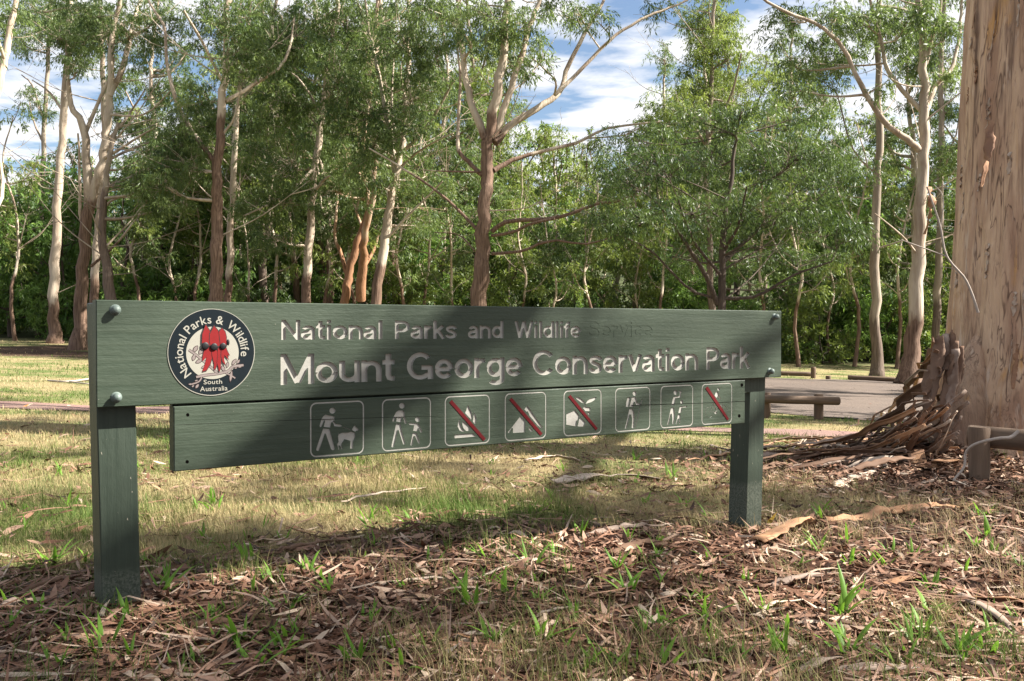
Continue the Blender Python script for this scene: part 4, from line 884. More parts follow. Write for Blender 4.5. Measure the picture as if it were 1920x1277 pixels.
# plates: a stepped noise stretched along the stem, and fluting at the foot
pn = fbm(np.stack([cx * 2.2 + 5, sx_ * 2.2 + 5, ZZ * .55], -1), 3); pz = pn * 9; st = (np.floor(pz) + np.clip((pz - np.floor(pz)) * 6, 0, 1)) / 9; p2n = fbm(np.stack([cx * 7 + 5, sx_ * 7 + 5, ZZ * 1.5], -1), 2) * 7; st2 = (np.floor(p2n) + np.clip((p2n - np.floor(p2n)) * 4, 0, 1)) / 7
rr = r0 + .05 * (fbm(np.stack([cx * 1.2 + 3, sx_ * 1.2 + 3, ZZ * .3], -1), 2) - .5) * 2 + .13 * (st - .5) + .035 * (st2 - .5) + .012 * (fbm(np.stack([cx * 9 + 3, sx_ * 9 + 3, ZZ * 2.0], -1), 3) - .5)
rr = rr + .10 * np.exp(-np.maximum(ZZ, 0) / .4) * np.sin(TH * 5 + 1.0) * .5
lean = np.stack([.030 * ZZ, .01 * ZZ], -1)
V_ = np.stack([rr * cx + lean[..., 0], rr * sx_ + lean[..., 1], ZZ], -1).reshape(-1, 3)
i_ = np.arange(nz_ - 1)[:, None] * na; j_ = np.arange(na)[None]; k_ = (j_ + 1) % na
dark = np.clip(1 - (ZZ - .05) / .22 + (fbm(np.stack([cx * 4 + 9, sx_ * 4 + 9, ZZ * 1.], -1), 3) - .5) * 1.5, 0, 1) * .9
mobj('trunk', mesh_np('big_trunk', V_, [np.stack([i_ + j_, i_ + k_, i_ + na + k_, i_ + na + j_], -1).reshape(-1, 4)], [M_BIG], True, vattr={'rough': dark.ravel()}), big)
# old bark-clad buttress clinging to its left side
bb = MB(); 
pts = catmull(np.array([[-.86, -.30, -.3], [-.76, -.27, .25], [-.66, -.22, .62], [-.50, -.16, .98]]), 40)
tube(bb, pts, np.linspace(.28, .08, 40), 40, .05, 5., np.linspace(.9, .1, 40))
mobj('buttress', bb.mesh('buttress', [M_BIG]), big)
lm = MB(); lv = []; lq = []; lt = []; nv = 0; r = np.random.default_rng(8)
for a, zl, ln_ in ((2.6, 8.2, 4.0), (1.2, 9.5, 4.2), (4.4, 9.0, 4.4), (.2, 10.5, 3.6), (3.4, 11.5, 3.4), (5.6, 12.0, 3.2)):
    d = np.array([math.cos(a), math.sin(a), 0]); A = np.array([.1, .1, zl]); E_ = A + d * ln_ + [0, 0, ln_ * .8]
    tube(lm, catmull(np.array([A, A + d * ln_ * .5 + [0, 0, ln_ * .25], E_]), 14), np.linspace(.2, .06, 14), 10, .08, a)
    for q in range(3):
        c_ = E_ + r.normal(0, .9, 3); C = c_ + r.normal(size=(16, 3)) * [.8, .8, .6]; twigs(lm, np.repeat(E_[None], 16, 0), C, .015, .005, .05, r)
        v_, f_, tn = clump_leaves(C, .5, 90, .17, .034, r); lv.append(v_); lq.append(f_ + nv); lt.append(tn); nv += len(v_)
mobj('twigs', lm.mesh('big_branches', [M_BARK]), big)['kind'] = 'stuff'
mobj('crown', mesh_np('big_crown', np.vstack(lv), [np.vstack(lq)], [M_GUM], False, fattr={'tone': np.concatenate(lt)}), big)

# ------------------------------------------------------------------ shed bark strips
def strip_mat(name, c1, c2, c3):
    m, t, b = mat(name)
    n = noise(t, 22, 5, .65, stretch=(1, .12, 1)); n_2 = noise(t, 5, 3, .6)
    c = mixc(t, ramp(t, n, [(.3, (0, 0, 0)), (.7, (1, 1, 1))]), c1, c2); c = mixc(t, ramp(t, n_2, [(.5, (0, 0, 0)), (.7, (1, 1, 1))]), c, c3)
    t.links.new(c, b.inputs['Base Color']); b.inputs['Roughness'].default_value = .8; b.inputs['Specular IOR Level'].default_value = .25; bump(t, b, n, .5, .006); return m
M_ST = [strip_mat('brown_bark_strip', (.085, .046, .028), (.20, .118, .076), (.13, .08, .055)), strip_mat('grey_bark_strip', (.16, .11, .085), (.34, .265, .215), (.14, .09, .066)),
        strip_mat('orange_bark_strip', (.24, .12, .06), (.40, .235, .135), (.20, .11, .07)), strip_mat('pale_bark_strip', (.34, .26, .20), (.50, .41, .33), (.30, .21, .15))]
def strip(name, P, width, m, label, group=None, curl=1.6, twist=.6, th=.004, seed=0, cat='bark strip', taper=.5):
    """a curled ribbon of bark along world points P; local y runs along it for the grain"""
    r_ = np.random.default_rng(seed + 900); P = np.asarray(P, float); n = 16; C = catmull(P, n); C = C + r_.normal(0, .10, (n, 3)) * np.linalg.norm(C[1] - C[0])
    T = np.gradient(C, axis=0); T /= np.linalg.norm(T, axis=1)[:, None]; a0 = r_.uniform(-.6, .6); m_ = 6; rows = []
    for i in range(n):
        up = np.array([0, 0, 1.]); S = np.cross(T[i], up); S /= np.linalg.norm(S) + 1e-9; U = np.cross(S, T[i]); a = a0 + twist * (i / n - .5) * 2
        S, U = S * math.cos(a) + U * math.sin(a), U * math.cos(a) - S * math.sin(a)
        t_ = i / (n - 1); w_ = width * (1 - taper * abs(2 * t_ - .9) ** 2.2) * (1 + .10 * math.sin(i * .55 + seed) + .05 * (r_.random() - .5)); cr = curl * (.7 + .3 * math.sin(i * .6 + seed)); Rr = w_ / max(cr, .05); row = []
        for L_ in (0, th):
            for k in range(m_):
                ph = (k / (m_ - 1) - .5) * cr; row.append(C[i] + S * math.sin(ph) * (Rr - L_) + U * ((math.cos(ph) - math.cos(cr / 2)) * (Rr) - L_ * math.cos(ph)))
        rows.append(row)
    V = np.array(rows).reshape(-1, 3); w2 = 2 * m_; q = []
    for i in range(n - 1):
        for k in range(m_ - 1):
            a = i * w2 + k; q.append([a, a + 1, a + w2 + 1, a + w2]); a += m_; q.append([a + 1, a, a + w2, a + w2 + 1])
        a = i * w2; q.append([a, a + w2, a + w2 + m_, a + m_]); a = i * w2 + m_ - 1; q.append([a + w2, a, a + m_, a + w2 + m_])
    for i in (0, n - 1):
        for k in range(m_ - 1): a = i * w2 + k; q.append([a, a + m_, a + m_ + 1, a + 1])
    base = C[0].copy(); D = C[-1] - C[0]; rz = math.atan2(D[1], D[0]) - math.pi / 2
    Rm = np.array(Matrix.Rotation(-rz, 3, 'Z'))
    o = mobj(name, mesh_np(name, (V - base) @ Rm.T, [np.array(q)], [m]), label=label, cat=cat, group=group)
    o.location = base; o.rotation_euler = (0, 0, rz); return o
def gpt(px, py, lift=.0):
    p = ground_at(px, py); p[2] += lift; return p
# strips leaning on the foot of the big trunk
lean_specs = [((1742, 660, 6.35), (1690, 730), (1600, 822), .10, 0, 'thick brown bark strip leaning from the dark buttress to the ground'), ((1752, 690, 6.3), (1665, 770), (1572, 838), .13, 0, 'broad brown bark slab curving down left of the buttress'),
  ((1735, 640, 6.5), (1705, 720), (1660, 800), .06, 2, 'narrow rusty bark strip standing steeply against the buttress'), ((1800, 730, 6.2), (1720, 790), (1640, 850), .11, 1, 'grey bark roll slanting across the heap below the trunk'),
  ((1775, 720, 6.3), (1735, 790), (1700, 835), .05, 0, 'short dark bark strip hanging under the buttress'), ((1760, 640, 6.3), (1748, 720), (1742, 790), .10, 0, 'upright dark bark sheet covering the buttress front'),
  ((1800, 760, 6.2), (1745, 800), (1650, 838), .07, 1, 'lower grey bark roll beside the trunk foot'), ((1722, 690, 6.4), (1660, 760), (1590, 810), .05, 3, 'sunlit pale bark ribbon leaning left of the heap'), ((1790, 780, 6.1), (1775, 820), (1765, 850), .035, 1, 'short grey bark sliver standing in the heap'),
  ((1770, 775, 6.1), (1755, 815), (1735, 850), .03, 1, 'thin grey bark sliver leaning in the heap'), ((1782, 770, 6.05), (1762, 825), (1750, 862), .03, 3, 'pale thin bark sliver at the front of the heap'), ((1712, 740, 6.3), (1680, 780), (1655, 815), .06, 0, 'dark bark curl behind the leaning strips'),
  ((1745, 770, 6.1), (1700, 810), (1680, 850), .06, 2, 'reddish bark curl low in the heap')]
GH = 'bark strips heaped against the big trunk'
rl = np.random.default_rng(17)
def lean_strip(A, B, Cc, w_, mi, lab, k): strip('bark_strip', [A, B, Cc], w_, M_ST[mi], lab, GH, 1.3 + .9 * ((k * 7) % 5) / 5, .9, seed=k)
for k, (a, b, c, w_, mi, lab) in enumerate(lean_specs):
    A = at(a[0] + 12, a[1], a[2] + .1); Cc = gpt(c[0], c[1], .03); bp = at(b[0], b[1] + 12, (a[2] + Cc[1]) / 2)
    lean_strip(A, bp, Cc, w_ * .62, mi, lab, k)
for k in range(62):
    ax = rl.uniform(1680, 1800); ay = np.interp(ax, [1690, 1745, 1800], [790, 735, 770]) + rl.uniform(0, 70); A = at(ax, ay, rl.uniform(6.1, 6.5))
    cx_ = ax - rl.uniform(50, 270); Cc = gpt(cx_, rl.uniform(815, 860), .02); M_ = (A + Cc) / 2 + [0, 0, -.09 + rl.normal(0, .04)]
    lean_strip(A, M_, Cc, rl.uniform(.012, .05), int(rl.choice([0, 0, 0, 1, 2, 3])), 'narrow curled bark strip in the tangled heap at the trunk foot', 100 + k)
for k in range(46):
    ax = rl.uniform(1440, 1780); ay = rl.uniform(826, 880); l_ = rl.uniform(40, 170); A = gpt(ax, ay, rl.uniform(.01, .09)); B_ = gpt(ax - l_, ay + rl.uniform(-10, 26), rl.uniform(.005, .05)); strip('bark_strip', [A, (A + B_) / 2 + [0, 0, .02], B_], rl.uniform(.02, .06), M_ST[int(rl.choice([0, 0, 0, 1, 2, 3]))], 'flat-lying bark strip in the litter spread before the big trunk', 'bark strips spread before the big trunk', 2.0, .5, seed=200 + k)
for k in range(16):
    x0 = rl.uniform(1742, 1806); y0 = 600 + abs(x0 - 1780) * 1.1 + rl.uniform(0, 70); l_ = rl.uniform(50, 150); Z = 6.60 - rl.uniform(0, .12) - (x0 - 1742) * .001
    strip('bark_sheet', [at(x0, y0, Z), at(x0 - l_ * .05, y0 + l_ * .5, Z - .04), at(x0 - l_ * .16, y0 + l_, Z - .10)], rl.uniform(.04, .11), M_ST[int(rl.choice([0, 0, 0, 1]))], 'dark bark sheet clinging upright to the buttress of the big trunk', 'bark sheets on the buttress', 1.2, .35, seed=150 + k)
# long pieces lying on the ground (photograph pixels of their ends)
lie = [((1420, 1030), (1470, 1012), (1520, 993), .15, 2, 'big orange bark slab lying on the litter right of the right post', 1.5), ((1545, 985), (1700, 965), (1835, 950), .05, 2, 'long thin orange bark ribbon running right from the big slab', 1.4),
  ((1610, 838), (1700, 865), (1790, 885), .11, 2, 'orange bark plank with a torn edge below the heap', .8), ((1040, 912), (1120, 902), (1245, 905), .10, 3, 'wide pale bark sheet on the lawn behind the lower board', .6), ((985, 868), (1040, 863), (1090, 870), .06, 3, 'short pale bark piece on the sunny lawn', 1.4),
  ((1435, 860), (1520, 850), (1640, 838), .07, 0, 'long dark bark strip stretching left from the heap', 1.6), ((1440, 880), (1540, 880), (1640, 862), .06, 1, 'grey bark strip lying along the front of the heap', 1.6), ((1430, 850), (1500, 842), (1580, 832), .05, 0, 'upper dark bark strip running towards the right post', 1.8),
  ((1545, 935), (1600, 905), (1660, 875), .08, 3, 'pale bark sheet slanting in the litter near the rail post', .9), ((1685, 935), (1740, 915), (1775, 895), .035, 1, 'pale split stick leaning towards the rail post', 2.5), ((1655, 840), (1720, 850), (1790, 842), .05, 0, 'dark bark strip across the toe of the heap', 1.7),
  ((1800, 1130), (1850, 1160), (1910, 1205), .055, 1, 'curled grey bark strip at the right edge', 2.2), ((1795, 1128), (1870, 1142), (1925, 1143), .04, 2, 'tan bark ribbon beside the curled grey strip', 1.6), ((1645, 1112), (1690, 1102), (1735, 1095), .05, 2, 'small tan bark curl in the sunny litter', 1.5),
  ((1410, 1168), (1450, 1150), (1510, 1135), .03, 3, 'pale forked bark sliver in the sunny litter', 1.6), ((1500, 1275), (1540, 1260), (1580, 1250), .05, 1, 'grey bark piece at the bottom edge', 1.3), ((820, 1218), (880, 1207), (960, 1196), .018, 3, 'thin white stick lying in the foreground', 4.),
  ((730, 1105), (810, 1098), (880, 1098), .016, 3, 'thin white bark sliver below the fire pictogram', 3.), ((880, 1100), (920, 1088), (955, 1070), .03, 3, 'ragged white bark flake in the foreground', 1.2), ((1140, 1125), (1180, 1110), (1225, 1100), .02, 1, 'slim grey stick in the middle litter', 4.),
  ((1150, 1045), (1210, 1030), (1275, 1035), .04, 0, 'brown bark strip in the shade before the right post', 1.8), ((1100, 1010), (1180, 998), (1260, 993), .04, 1, 'grey bark strip lying in the shade left of the right post', 1.9), ((500, 1050), (580, 1035), (680, 1020), .035, 0, 'brown bark ribbon in the shade under the lower board', 2.), ((640, 950), (700, 938), (800, 922), .02, 3, 'thin pale stick on the shaded grass', 4.),
  ((985, 1182), (1020, 1168), (1075, 1150), .02, 3, 'pale twig between weeds in the foreground', 4.), ((0, 1160), (25, 1148), (42, 1140), .035, 1, 'grey bark end at the left edge', 2.), ((0, 1170), (30, 1168), (60, 1172), .03, 3, 'pale bark end low at the left edge', 2.), ((30, 1130), (90, 1108), (150, 1088), .028, 0, 'brown stick slanting left of the left post', 3.5),
  ((345, 1192), (410, 1182), (470, 1176), .03, 0, 'brown stick right of the left post', 3.), ((1560, 1275), (1660, 1272), (1760, 1276), .04, 1, 'grey bark strip along the bottom edge', 2.), ((1330, 840), (1350, 846), (1395, 852), .05, 3, 'small pale bark chunk on the lawn by the right post', 1.4), ((1700, 1060), (1760, 1075), (1790, 1070), .05, 0, 'dark bark strip in the sunny litter', 2.), ((1440, 1110), (1500, 1096), (1580, 1086), .03, 1, 'grey stick in the sunny litter', 3.)]
for k, (a, b, c, w_, mi, lab, cu) in enumerate(lie):
    pts = [gpt(*q, .012 + w_ * .12) for q in (a, b, c)]; pts[1][2] += .01
    strip('bark_strip', pts, w_, M_ST[mi], lab, 'bark pieces lying on the ground', cu, .35, seed=40 + k)
# strips still hanging from trunks
strip('hanging_bark', [at(1742, 350, 27.6), at(1747, 390, 27.5), at(1733, 440, 27.6)], .30, M_ST[2], 'rusty bark sheet hanging from the white-limbed gum', None, 1.2, .3, seed=3)
strip('hanging_bark', [at(1858, 225, 6.35), at(1852, 290, 6.3), at(1838, 350, 6.36)], .07, M_ST[2], 'orange bark flake peeling from the big trunk', None, 1.0, .2, seed=4)
rp_ = np.random.default_rng(91)
for k in range(46):
    a_ = rp_.uniform(math.pi * .93, math.pi * 1.50); z_ = rp_.uniform(.3, 3.6); l_ = rp_.uniform(.08, .34); iz = int(np.argmin(abs(zz - z_))); ia = int(a_ / (2 * math.pi) * na) % na; P3 = []
    for q in (0, .5, 1):
        jz = int(np.argmin(abs(zz - (z_ - l_ * q)))); rad_ = rr[jz, ia] + .002 + (.012 if q == 1 else 0); P3.append(np.array([rad_ * math.cos(a_) + lean[jz, ia, 0], rad_ * math.sin(a_) + lean[jz, ia, 1], zz[jz]]) + BT)
    o = strip('bark_plate', P3, rp_.uniform(.012, .045), M_ST[int(rp_.choice([2, 3, 3, 3]))], None, None, .8, .1, seed=300 + k, cat=None)
    o.parent = big; o.location = np.array(o.location) - BT
rh = np.random.default_rng(31)
for k in range(16):
    x_ = rh.uniform(985, 1260); y_ = np.interp(x_, [935, 1010, 1110, 1260], [425, 412, 395, 320]) if k % 2 else np.interp(x_, [935, 1080, 1240], [310, 265, 228]); l_ = rh.uniform(40, 130)
    strip('hanging_bark', [at(x_, y_, 28), at(x_ + rh.normal(0, 4), y_ + l_ * .5, 28), at(x_ + rh.normal(0, 6), y_ + l_, 28)], .05, M_ST[k % 2], 'loose bark ribbon dangling from a limb of the central gum', 'ribbons dangling from the central gum', 1.5, .8, seed=60 + k)

# ------------------------------------------------------------------ low log rails
def log_mat():
    m, t, b = mat('weathered_log')
    n = noise(t, 18, 5, .65, stretch=(1, 1, .07)); n_2 = noise(t, 4, 3, .6)
    c = mixc(t, ramp(t, n, [(.3, (0, 0, 0)), (.7, (1, 1, 1))]), (.060, .036, .022), (.165, .108, .070)); c = mixc(t, ramp(t, n_2, [(.5, (0, 0, 0)), (.75, (.6, .6, .6))]), c, (.08, .07, .045))
    t.links.new(c, b.inputs['Base Color']); b.inputs['Roughness'].default_value = .85; bump(t, b, n, .5, .008); return m
M_LOG = log_mat()
def log_part(name, parent, A, B, rad, base, seed=0):
    mb = MB(); A = np.asarray(A, float); B = np.asarray(B, float); Ln = np.linalg.norm(B - A)
    z = np.linspace(0, Ln, 14); r_ = np.full(14, rad); r_[0] = r_[-1] = rad * .9; z[1] = .012; z[-2] = Ln - .012
    tube(mb, np.stack([np.zeros(14), np.zeros(14), z], -1), r_, 20, .05, seed); o = mobj(name, mb.mesh(name, [M_LOG]), parent)
    o.rotation_mode = 'QUATERNION'; o.rotation_quaternion = Vector(B - A).to_track_quat('Z', 'Y'); o.location = A - base; return o
pb = gpt(1836, 905); rail = empty('log_rail', pb, 'near log rail with a thick post beside the big trunk', 'barrier')
log_part('post', rail, pb - [0, 0, .2], pb + [0, 0, .335], .062, pb, 1)
rdir = np.array([.80, -.62, 0.]); rdir /= np.linalg.norm(rdir)
log_part('rail', rail, pb + [-.02, .10, .27], pb + [-.02, .10, .27] + rdir * 2.6 + [0, 0, -.06], .068, pb, 2)
pf = gpt(1535, 787); rail2 = empty('log_rail', pf, 'far log rail on a short post at the car park edge', 'barrier')
log_part('post', rail2, pf - [0, 0, .2], pf + [0, 0, .36], .065, pf, 3)
ra = at(1574, 752, pf[1] - .12); rb = at(1425, 748, pf[1] - .12); log_part('rail', rail2, ra, rb, .058, pf, 4)
p2 = at(1436, 790, pf[1]); p2 = np.array([p2[0], p2[1], gz(p2[0], p2[1])]); log_part('post', rail2, p2 - [0, 0, .2], p2 + [0, 0, .36], .065, pf, 5)
for k, (a, b, pp, lab) in enumerate((((1460, 704), (1520, 706), (1525, 710), 'low log edging left of the far marker post on the lawn'), ((1590, 712), (1684, 717), (1553, 712), 'low log edging near the lone grey gum'))):
    A = gpt(*a, .07); B = gpt(*b, .07); e_ = empty('log_edging', (A[0], A[1], A[2] - .07), lab, 'barrier', 'log edging beyond the car park'); bs = np.array(e_.location)
    log_part('rail', e_, A, B, .08, bs, 6 + k); q_ = gpt(*pp); log_part('post', e_, q_ - [0, 0, .1], q_ + [0, 0, .36 if k == 0 else .12], .08, bs, 9 + k)

# ------------------------------------------------------------------ bare sticks by the big trunk
M_STICK = flat_mat('dry_stick', (.34, .29, .25), .8, .2)
def stick(name, label, paths, cat='branch', group=None):
    base = np.asarray(paths[0][0][-1], float); mb = MB()
    for k, (pts, a, b_) in enumerate(paths): P = catmull(np.asarray(pts, float) - base, 18); tube(mb, P, np.linspace(a, b_, 18), 7, .12, k)
    o = mobj(name, mb.mesh(name, [M_STICK]), label=label, cat=cat, group=group); o.location = base
A_ = lambda x, y, z=6.0: at(x, y, z)
stick('dead_branch', 'thin dead branch hanging in front of the big trunk', [([A_(1738, 350), A_(1762, 420), A_(1775, 480), A_(1808, 520), A_(1822, 550), A_(1834, 586)], .005, .009), ([A_(1690, 450), A_(1740, 468), A_(1778, 482)], .003, .005), ([A_(1765, 425), A_(1768, 370), A_(1750, 345)], .003, .003), ([A_(1805, 518), A_(1790, 505), A_(1765, 500)], .003, .002)])
stick('fallen_twig', 'white crooked twig looping over the near rail post', [([at(1910, 808, 5.1), at(1895, 820, 5.1), at(1870, 822, 5.1), at(1830, 832, 5.15), at(1811, 848, 5.2), at(1808, 875, 5.2), at(1788, 900, 5.2)], .010, .006), ([at(1788, 900, 5.2), gpt(1820, 915), gpt(1838, 940)], .006, .004)])
stick('fallen_twig', 'pale twig lying on the lawn left of the sign', [([gpt(90, 716, .02), gpt(130, 719, .03), gpt(178, 713, .03)], .014, .02), ([gpt(130, 719, .03), gpt(160, 722, .02), gpt(182, 722, .02)], .014, .01)])

# ================================================================== GROUND COVER
# ------------------------------------------------------------------ grass blades (nobody could count them)
def grass_mat():
    m, t, b = mat('grass_blades')
    c = ramp(t, attr(t, 'tone'), [(0, (.42, .33, .19)), (.42, (.36, .29, .15)), (.60, (.17, .19, .06)), (1, (.085, .15, .03))])
    t.links.new(c, b.inputs['Base Color']); b.inputs['Roughness'].default_value = .6; b.inputs['Specular IOR Level'].default_value = .1
    tr = nd(t, 'ShaderNodeBsdfTranslucent'); t.links.new(c, tr.inputs[0]); ms = nd(t, 'ShaderNodeMixShader', {0: .35}); o = t.nodes['Material Output']
    t.links.new(b.outputs[0], ms.inputs[1]); t.links.new(tr.outputs[0], ms.inputs[2]); t.links.new(ms.outputs[0], o.inputs[0]); return m
r = np.random.default_rng(123)
def scatter(n, z0, z1, umax=.72, p=1.0):
    iz = r.uniform(1 / z1 ** p, 1 / z0 ** p, n); y = iz ** (-1 / p); x = r.uniform(-umax, umax, n) * y; return x, y
x, y = scatter(500000, 1.7, 40)
tx, ty = scatter(430, 1.8, 8, .7, .6); tn_ = np.repeat(np.arange(430), 36); xt = tx[tn_] + r.normal(0, .035, len(tn_)) * (1 + (tn_ % 5) * .3); yt = ty[tn_] + r.normal(0, .03, len(tn_)) * (1 + (tn_ % 5) * .3)
istuft = np.concatenate([np.zeros(len(x), bool), np.ones(len(xt), bool)]); x = np.concatenate([x, xt]); y = np.concatenate([y, yt]); tm = turf_mask(x, y); patch = n2(x, y, 1.3, 3, 21.)
keep = (~bare(x, y)) & (r.random(len(x)) < np.clip(tm * np.clip((y / 4) ** 2, .3, 1) + .003 + .03 * (patch > .66), 0, 1)); keep |= istuft; keep &= (np.hypot(x - BT[0], y - BT[1]) > .95) & ~bare(x, y); istuft = istuft[keep]
x, y, tm, patch = x[keep], y[keep], tm[keep], patch[keep]; n = len(x)
hgt = r.uniform(.012, .040, n) * (1 + .7 * (patch > .60)) * (1 + .5 * (r.random(n) < .08)) * np.clip(1 + (y - 8) * .02, 1, 1.4) * np.where(istuft, 1.9, 1)
wd = np.maximum(.0022, .00060 * y) * r.uniform(.7, 1.3, n); ang = r.random(n) * 6.283; ben = r.uniform(.2, 1.1, n) * hgt
d = np.stack([np.cos(ang), np.sin(ang), np.zeros(n)], -1); s_ = np.stack([-np.sin(ang), np.cos(ang), np.zeros(n)], -1); P = np.stack([x, y, g(x, y) - .004], -1)
up = np.array([0, 0, 1.])
v0 = P - s_ * wd[:, None] / 2; v1 = P + s_ * wd[:, None] / 2; m_ = P + up * (hgt * .6)[:, None] + d * (ben * .3)[:, None]
v2 = m_ - s_ * wd[:, None] * .38; v3 = m_ + s_ * wd[:, None] * .38; v4 = P + up * hgt[:, None] + d * ben[:, None]
V = np.stack([v0, v1, v3, v2, v4], 1).reshape(-1, 3); b_ = np.arange(n) * 5
q = np.stack([b_, b_ + 1, b_ + 2, b_ + 3], -1); t3 = np.stack([b_ + 3, b_ + 2, b_ + 4], -1)
green = n2(x, y, .55, 3, 33.); tone = np.clip(.45 + (green - .5) * 3.0 + (patch - .5) * 1.0 + r.normal(0, .16, n) + .25 * np.clip((y - 26) / 6, 0, 1) * (x > 0) + np.where(istuft, .28, 0), 0, 1)
mobj('grass', mesh_np('grass', V, [q, t3], [grass_mat()], True, fattr={'tone': np.concatenate([tone, tone])}), label='short dry and green grass of the lawn', cat='grass', kind='stuff')

# ------------------------------------------------------------------ fallen leaves and bark crumbs
def litter_mat():
    m, t, b = mat('leaf_litter')
    c = ramp(t, attr(t, 'tone'), [(0, (.028, .014, .009)), (.3, (.10, .047, .027)), (.55, (.20, .105, .066)), (.75, (.30, .185, .13)), (.9, (.46, .36, .27)), (1, (.34, .14, .04))])
    t.links.new(c, b.inputs['Base Color']); b.inputs['Roughness'].default_value = .6; b.inputs['Specular IOR Level'].default_value = .2
    bump(t, b, noise(t, 90, 3, .6), .3, .002); return m
M_LIT = litter_mat()
def leaf_field(n, x, y, Ln, W, lift, tilt, tone):
    """sickle-shaped gum leaves lying about: 5 stations, folded along the midrib and curled"""
    ang = r.random(n) * 6.283; pitch = r.normal(0, tilt, n); roll = r.normal(0, .45, n); curl = r.normal(0, .5, n); sick = r.normal(0, .35, n)
    D = np.stack([np.cos(ang) * np.cos(pitch), np.sin(ang) * np.cos(pitch), np.sin(pitch)], -1); S0 = np.stack([-np.sin(ang), np.cos(ang), np.zeros(n)], -1); U0 = np.cross(D, S0)
    S = S0 * np.cos(roll)[:, None] + U0 * np.sin(roll)[:, None]; U = np.cross(D, S); P0 = np.stack([x, y, g(x, y) + lift], -1); vs = []
    for t_, wf in ((0, .12), (.22, .75), (.5, 1.0), (.78, .7), (1, .04)):
        c = P0 + D * ((t_ - .5) * Ln)[:, None] + S * (sick * Ln * (t_ - .5) ** 2)[:, None] + U * (curl * Ln * ((t_ - .5) ** 2 - .08))[:, None]
        c[:, 2] = np.maximum(c[:, 2], P0[:, 2] - lift + .002)
        for k in (-1, 1): vs.append(c + S * (k * W * wf / 2)[:, None] + U * (W * wf * .12)[:, None])
    V = np.stack(vs, 1).reshape(-1, 3); b_ = np.arange(n)[:, None] * 10; q = np.concatenate([b_ + np.array([[2 * k, 2 * k + 1, 2 * k + 3, 2 * k + 2]]) for k in range(4)])
    return V, q, np.tile(tone, 4)
Vs = []; Qs = []; Ts = []; off = 0
x1, y1 = scatter(80000, 1.7, 9, .75, 1.2); lit = 1 - turf_mask(x1, y1); cl = n2(x1, y1, 1.7, 3, 51.)
k1 = r.random(len(x1)) < np.clip(lit * .80 * np.clip((cl - .25) * 3.2, .42, 1) + .05 + .25 * (cl > .62), 0, 1); x1, y1 = x1[k1], y1[k1]
x2 = BT[0] + r.normal(-.75, 1.0, 9000); y2 = BT[1] + r.normal(-1.1, .75, 9000); k2 = (np.hypot(x2 - BT[0], y2 - BT[1]) > .72); x2, y2 = x2[k2], y2[k2]
x3, y3 = scatter(5000, 5, 30); k3 = r.random(len(x3)) < .5; x3, y3 = x3[k3], y3[k3]
for X, Y, up_ in ((x1, y1, .022), (x2, y2, .05), (x3, y3, .02)):
    n = len(X); Ln = r.uniform(.03, .125, n) * r.uniform(.6, 1, n); W = np.minimum(Ln * r.uniform(.12, .28, n), .022); V, q, tn = leaf_field(n, X, Y, Ln, W, r.uniform(.004, up_, n), .22, np.clip(r.beta(1.3, 1.7, n), 0, .97) + .03 * (r.random(n) < .1))
    Vs.append(V); Qs.append(q + off); Ts.append(tn); off += len(V)
# crumbs between the leaves
x5, y5 = scatter(90000, 1.7, 8, .75, 1.2); k5 = r.random(len(x5)) < (.06 + .94 * (1 - turf_mask(x5, y5))); x5, y5 = x5[k5], y5[k5]; n = len(x5)
Ln = r.uniform(.010, .035, n); V, q, tn = leaf_field(n, x5, y5, Ln, Ln * r.uniform(.15, .5, n), r.uniform(.002, .012, n), .3, np.clip(r.beta(1.3, 2.2, n), 0, 1)); Vs.append(V); Qs.append(q + off); Ts.append(tn); off += len(V)
# twigs and bark threads
x4, y4 = scatter(7000, 1.7, 9, .75, 1.3); k4 = r.random(len(x4)) < (.15 + .85 * (1 - turf_mask(x4, y4))); x4, y4 = x4[k4], y4[k4]; n = len(x4)
Ln = r.uniform(.10, .32, n); V, q, tn = leaf_field(n, x4, y4, Ln, r.uniform(.004, .011, n), r.uniform(.008, .03, n), .10, r.uniform(.2, .9, n)); Vs.append(V); Qs.append(q + off); Ts.append(tn); off += len(V)
mobj('leaf_litter', mesh_np('leaf_litter', np.vstack(Vs), [np.vstack(Qs)], [M_LIT], True, fattr={'tone': np.concatenate(Ts)}), label='brown fallen gum leaves and twigs covering the foreground', cat='leaf litter', kind='stuff')

# ------------------------------------------------------------------ green weeds coming up through the litter
M_WEED = leaf_mat('weed_leaves', (.07, .16, .022), (.20, .36, .05), .45, .5, .25)
def weed_leaf(seed):
    r_ = np.random.default_rng(seed); n = 7; vs = []; bend = r_.uniform(.1, .7)
    for i in range(n):
        t = i / (n - 1); w_ = .5 * (.25 + .75 * math.sin(math.pi * min(1, t * .92 + .08)) ** .8) * (1 - t ** 6 * .9); z = t * (1 - .25 * bend * t); yb = bend * t ** 2
        for k in (-1, 0, 1): vs.append((k * w_ * .11, yb + abs(k) * w_ * .05, z))
    q = [[i * 3 + k, i * 3 + k + 1, i * 3 + 4 + k, i * 3 + 3 + k] for i in range(n - 1) for k in (0, 1)]
    return mesh_np('weed_leaf', vs, [np.array(q)], [M_WEED], True, fattr={'tone': np.full(len(q), r_.uniform(.25, .9))})
WL = [weed_leaf(k) for k in range(8)]
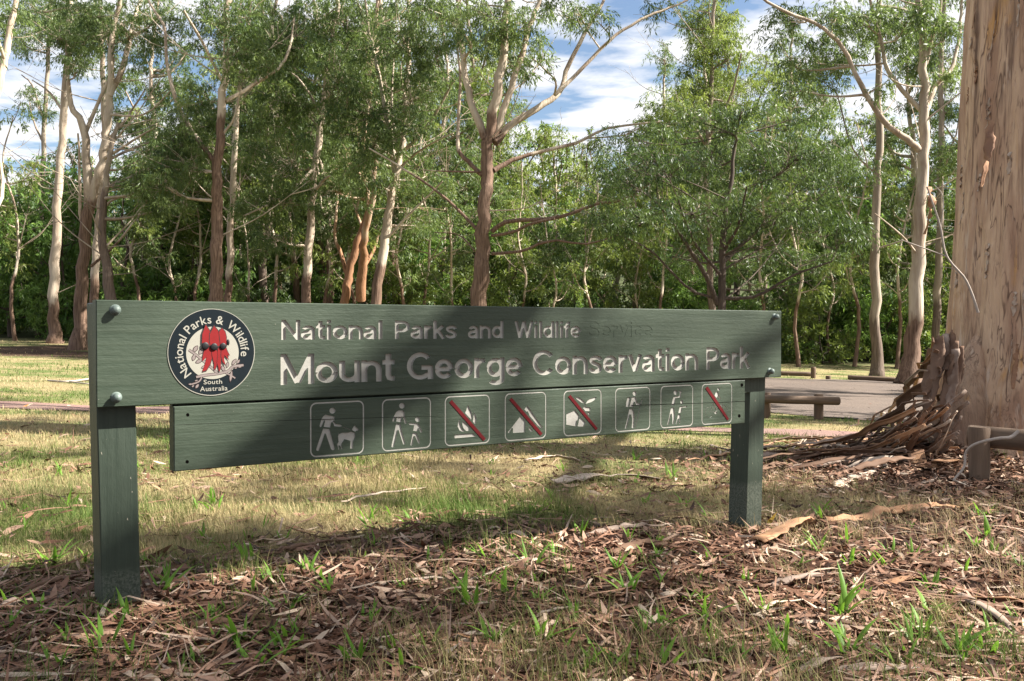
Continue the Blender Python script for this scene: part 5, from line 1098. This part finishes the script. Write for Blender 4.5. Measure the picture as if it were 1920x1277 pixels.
def weed(p, h, nl, label, seed, group='green weeds in the litter'):
    r_ = np.random.default_rng(seed); o = empty('weed', p, label, 'plant', group)
    for k in range(nl):
        c = bpy.data.objects.new('leaf', WL[int(r_.integers(8))]); hh = h * r_.uniform(.55, 1.05); c.scale = (hh * r_.uniform(.8, 1.3), hh, hh)
        c.rotation_euler = (r_.uniform(-.55, .05), r_.normal(0, .12), r_.random() * 6.28); c.location = (*r_.normal(0, .012, 2), -.005); link(c, o)
spec = [(1575, 1165, 110, 10, 'tallest bright weed clump in the sunny litter'), (1430, 1155, 60, 7, 'weed clump left of the tallest clump'), (1740, 1110, 60, 8, 'weed rosette in the sun towards the right edge'), (1800, 1245, 110, 9, 'large weed near the lower right corner'), (1590, 1235, 70, 7, 'weed below the tallest clump'),
  (1325, 1170, 75, 6, 'slender weed below the right post'), (1530, 1030, 50, 7, 'small weed beside the big orange bark slab'), (1825, 1035, 50, 6, 'small sunlit weed at the right'), (615, 1120, 60, 9, 'bright weed clump right of the left post'), (300, 1120, 75, 7, 'tall dark weed at the foot of the left post'),
  (885, 1150, 95, 7, 'upright weed in the centre foreground'), (1015, 1215, 90, 7, 'upright weed at bottom centre'), (1240, 1170, 80, 5, 'single-stemmed weed right of centre'), (1000, 965, 36, 10, 'grey-green rosette on the shaded grass'), (1215, 1200, 60, 8, 'spreading weed low right of centre'), (690, 1170, 50, 6, 'weed below the dog pictogram'),
  (95, 1060, 60, 10, 'leafy weed at the left edge'), (160, 1060, 45, 8, 'weed just left of the left post'), (400, 945, 40, 7, 'weed in the grass right of the left post'), (700, 1180, 45, 6, 'broad weed in the left foreground'), (100, 1250, 50, 4, 'weed in the lower left corner'), (440, 1240, 50, 5, 'weed at the lower left'), (1100, 1250, 50, 9, 'pale rosette at the bottom edge')]
for k, (px, py, hp, nl, lab) in enumerate(spec):
    p = ground_at(px, py); weed(p, hp / F * p[1] * 1.05, nl, lab, 300 + k, None)
for k in range(170):
    px = r.uniform(0, 1920); py = 960 + 310 * r.random() ** .8; p = ground_at(px, py); weed(p, r.uniform(.05, .13), int(r.integers(3, 8)), 'small green weed among the fallen leaves', 400 + k)
for k in range(26):
    px = r.uniform(0, 1500); py = r.uniform(850, 960); p = ground_at(px, py); weed(p, r.uniform(.06, .12), int(r.integers(4, 8)), 'green tuft standing above the dry lawn grass', 500 + k, 'green tufts on the lawn')
stick_leaf = leaf_field
yl = ground_at(1447, 985); o = mobj('fallen_leaf', mesh_np('fallen_leaf', [(-.05, 0, 0), (-.01, .012, .006), (.05, 0, .01), (-.01, -.012, .006)], [np.array([[0, 1, 2, 3]])], [flat_mat('yellow_leaf', (.55, .32, .02))]), label='yellow fallen leaf beside the right post', cat='leaf'); o.location = yl + [0, 0, .02]; o.rotation_euler = (.2, -.7, .5)
